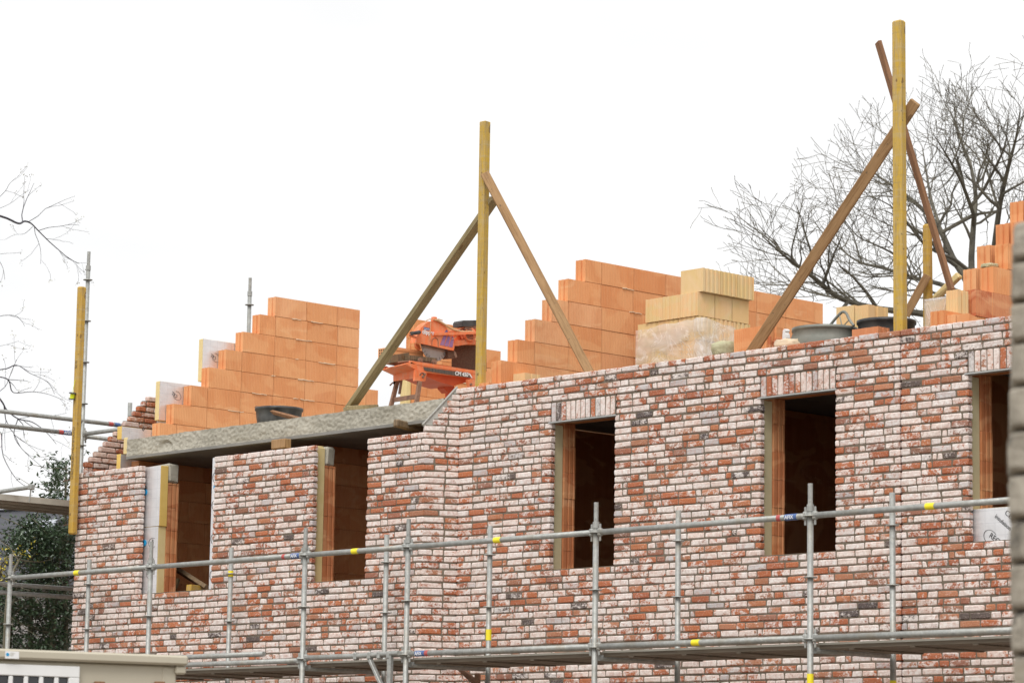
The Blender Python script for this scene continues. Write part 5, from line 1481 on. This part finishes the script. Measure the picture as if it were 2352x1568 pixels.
# ------------------------------------------------------------------ stone pillar close on the right
DP = 8.0
pl = tag(empty('stone_pillar', at(2352, 1500, D=DP).xy.to_3d()), 'blurred weathered stone pillar close to the camera at the right edge', 'stone pillar')
edges = [501, 595, 690, 783, 882, 985, 1085, 1190, 1290, 1400, 1500, 1600]
left = [2326, 2325, 2323, 2321, 2318, 2316, 2317, 2320, 2320, 2325, 2328, 2328]
sf = at(2326, 1000, D=DP) - CAM; sf.z = 0; sf.normalize(); sr = Vector((sf.y, -sf.x, 0))
if sf.dot(CR @ Vector((0, 1, 0))) < 0: sf = -sf
mb = MB(); rr = random.Random(4)
for k in range(len(edges) - 1):
    a = at(left[k], edges[k] + 2, D=DP); b = at(left[k], edges[k+1] - 3, D=DP)
    # cushion shaped block
    w, dpt, hh = .42, .42, a.z - b.z; n, m = 40, 16; vs = []
    cx = Vector((a.x, a.y, b.z)) + sr * w / 2 + sf * dpt / 2
    for j in range(m + 1):
        t = j / m; bul = (1 - abs(2 * t - 1) ** 12) * .016
        for i in range(n):
            q = 2 * math.pi * (i + .5) / n; cxx, cyy = math.cos(q), math.sin(q); e = 1 / max(abs(cxx), abs(cyy)); e = min(e, 1.36)
            p = cx + sr * (cxx * e * (w / 2 - .016 + bul)) + sf * (cyy * e * (dpt / 2 - .016 + bul)) + UP * (hh * t)
            p += (sr * cxx + sf * cyy) * .008 * mnoise.fractal(Vector((p.x * 9, p.y * 9, p.z * 9)), 1, 2, 4); vs.append(p)
    mb.add(vs, [(j*n+i, j*n+(i+1) % n, (j+1)*n+(i+1) % n, (j+1)*n+i) for j in range(m) for i in range(n)] + [tuple(range(n-1, -1, -1)), tuple(range(m*n, m*n+n))])
zlow = at(2328, 1600, D=DP).z; q = at(2328, 1600, D=DP)
while zlow > .05:
    cbox(mb, Vector((q.x, q.y, max(0, zlow - .118))) , sr, sf, UP, .42, .42, .112, .03, None, .004); zlow -= .118
mb.build('stones', M['stone'], pl)
mb = MB(); q = at(2330, 1500, D=DP); cbox(mb, Vector((q.x, q.y, 0)) + sr * .03 + sf * .03, sr, sf, UP, .36, .36, at(2330, 505, D=DP).z - .02, .02); mb.build('joints', M['mortar'], pl)

# ------------------------------------------------------------------ ground, light and camera
mb = MB(); G_ = 900
mb.add([(-G_, -G_, 0), (G_, -G_, 0), (G_, G_, 0), (-G_, G_, 0)], [(0, 1, 2, 3)])
g = mb.build('ground', M['soil']); g['kind'] = 'structure'
w = bpy.data.worlds.new('World'); scene.world = w; w.use_nodes = True
nt = w.node_tree; nt.nodes.clear()
wo = nt.nodes.new('ShaderNodeOutputWorld'); bg = nt.nodes.new('ShaderNodeBackground'); sky = nt.nodes.new('ShaderNodeTexSky')
sky.sky_type = 'NISHITA'; sky.sun_disc = False; SE, SR = rad(52), rad(150)
sky.sun_elevation = SE; sky.sun_rotation = SR; sky.air_density = 1.0; sky.dust_density = 4.0
bg.inputs['Strength'].default_value = .05
bg2 = nt.nodes.new('ShaderNodeBackground'); bg2.inputs['Color'].default_value = (1.0, 1.0, 1.0, 1); bg2.inputs['Strength'].default_value = 0.755
ad = nt.nodes.new('ShaderNodeAddShader')
hs = nt.nodes.new('ShaderNodeHueSaturation'); hs.inputs['Saturation'].default_value = .0
nt.links.new(sky.outputs[0], hs.inputs['Color']); nt.links.new(hs.outputs[0], bg.inputs['Color'])
tcw = nt.nodes.new('ShaderNodeTexCoord'); nz_ = nt.nodes.new('ShaderNodeTexNoise'); nz_.inputs['Scale'].default_value = 7.0; nz_.inputs['Detail'].default_value = 3
mpw = nt.nodes.new('ShaderNodeMapping'); mpw.inputs['Scale'].default_value = (1, 1, 2.5); rw = nt.nodes.new('ShaderNodeValToRGB')
rw.color_ramp.elements[0].position = .34; rw.color_ramp.elements[0].color = (.86, .865, .872, 1); rw.color_ramp.elements[1].position = .72; rw.color_ramp.elements[1].color = (1, 1, 1, 1)
nt.links.new(tcw.outputs['Generated'], mpw.inputs[0]); nt.links.new(mpw.outputs[0], nz_.inputs['Vector']); nt.links.new(nz_.outputs['Fac'], rw.inputs[0]); nt.links.new(rw.outputs[0], bg2.inputs['Color'])
nt.links.new(bg.outputs[0], ad.inputs[0]); nt.links.new(bg2.outputs[0], ad.inputs[1]); nt.links.new(ad.outputs[0], wo.inputs[0])
sd = bpy.data.lights.new('sun', 'SUN'); sd.energy = 1.5; sd.angle = rad(25); sd.color = (1.0, .97, .93)
so_ = bpy.data.objects.new('sun', sd); col.objects.link(so_)
az = rad(-62)                                     # from in front of the houses, over the camera's shoulder
dirv = Vector((math.cos(SE) * math.cos(az), math.cos(SE) * math.sin(az), math.sin(SE)))
sky.sun_rotation = math.atan2(dirv.x, dirv.y)
so_.rotation_euler = dirv.to_track_quat('Z', 'Y').to_euler(); so_.location = (10, -10, 30)
cd = bpy.data.cameras.new('camera'); cam = bpy.data.objects.new('camera', cd); col.objects.link(cam)
cam.matrix_world = Matrix.Translation(CAM) @ (CR @ Matrix(((1, 0, 0), (0, 0, -1), (0, 1, 0)))).to_4x4()
cd.sensor_width = 36; cd.sensor_fit = 'HORIZONTAL'; cd.lens = 36 * F / 2352
cd.clip_end = 3000; cd.clip_start = .1
cd.dof.use_dof = True; cd.dof.focus_distance = 28.5; cd.dof.aperture_fstop = 5.4
scene.camera = cam
scene.view_settings.view_transform = 'Standard'; scene.view_settings.look = 'None'
scene.view_settings.exposure = .22; scene.view_settings.gamma = 1

# repeats of a kind carry one group
GROUPS = {'timber post': 'timber posts braced above the walls', 'insulation board': 'insulation boards of the cavity walls', 'tub': 'mortar tubs on the slabs',
          'brick wall': 'reclaimed brick walls of the houses', 'scaffold': 'tube scaffolds round the houses', 'tree': 'bare trees behind the houses', 'timber packer': 'timber packers on the slab'}
for o in list(col.objects):
    if o.parent is None and o.get('category') in GROUPS and not o.get('group'): o['group'] = GROUPS[o['category']]
    if o.parent is None and o.get('category') == 'clay block' and not o.get('group'): o['group'] = 'loose clay blocks on the slabs'
    if o.parent is None and o.get('category') == 'block wall' and not o.get('group'): o['group'] = 'clay block walls of the houses'
    if o.parent is None and o.get('category') == 'concrete slab' and not o.get('group'): o['group'] = 'concrete slabs of the houses'
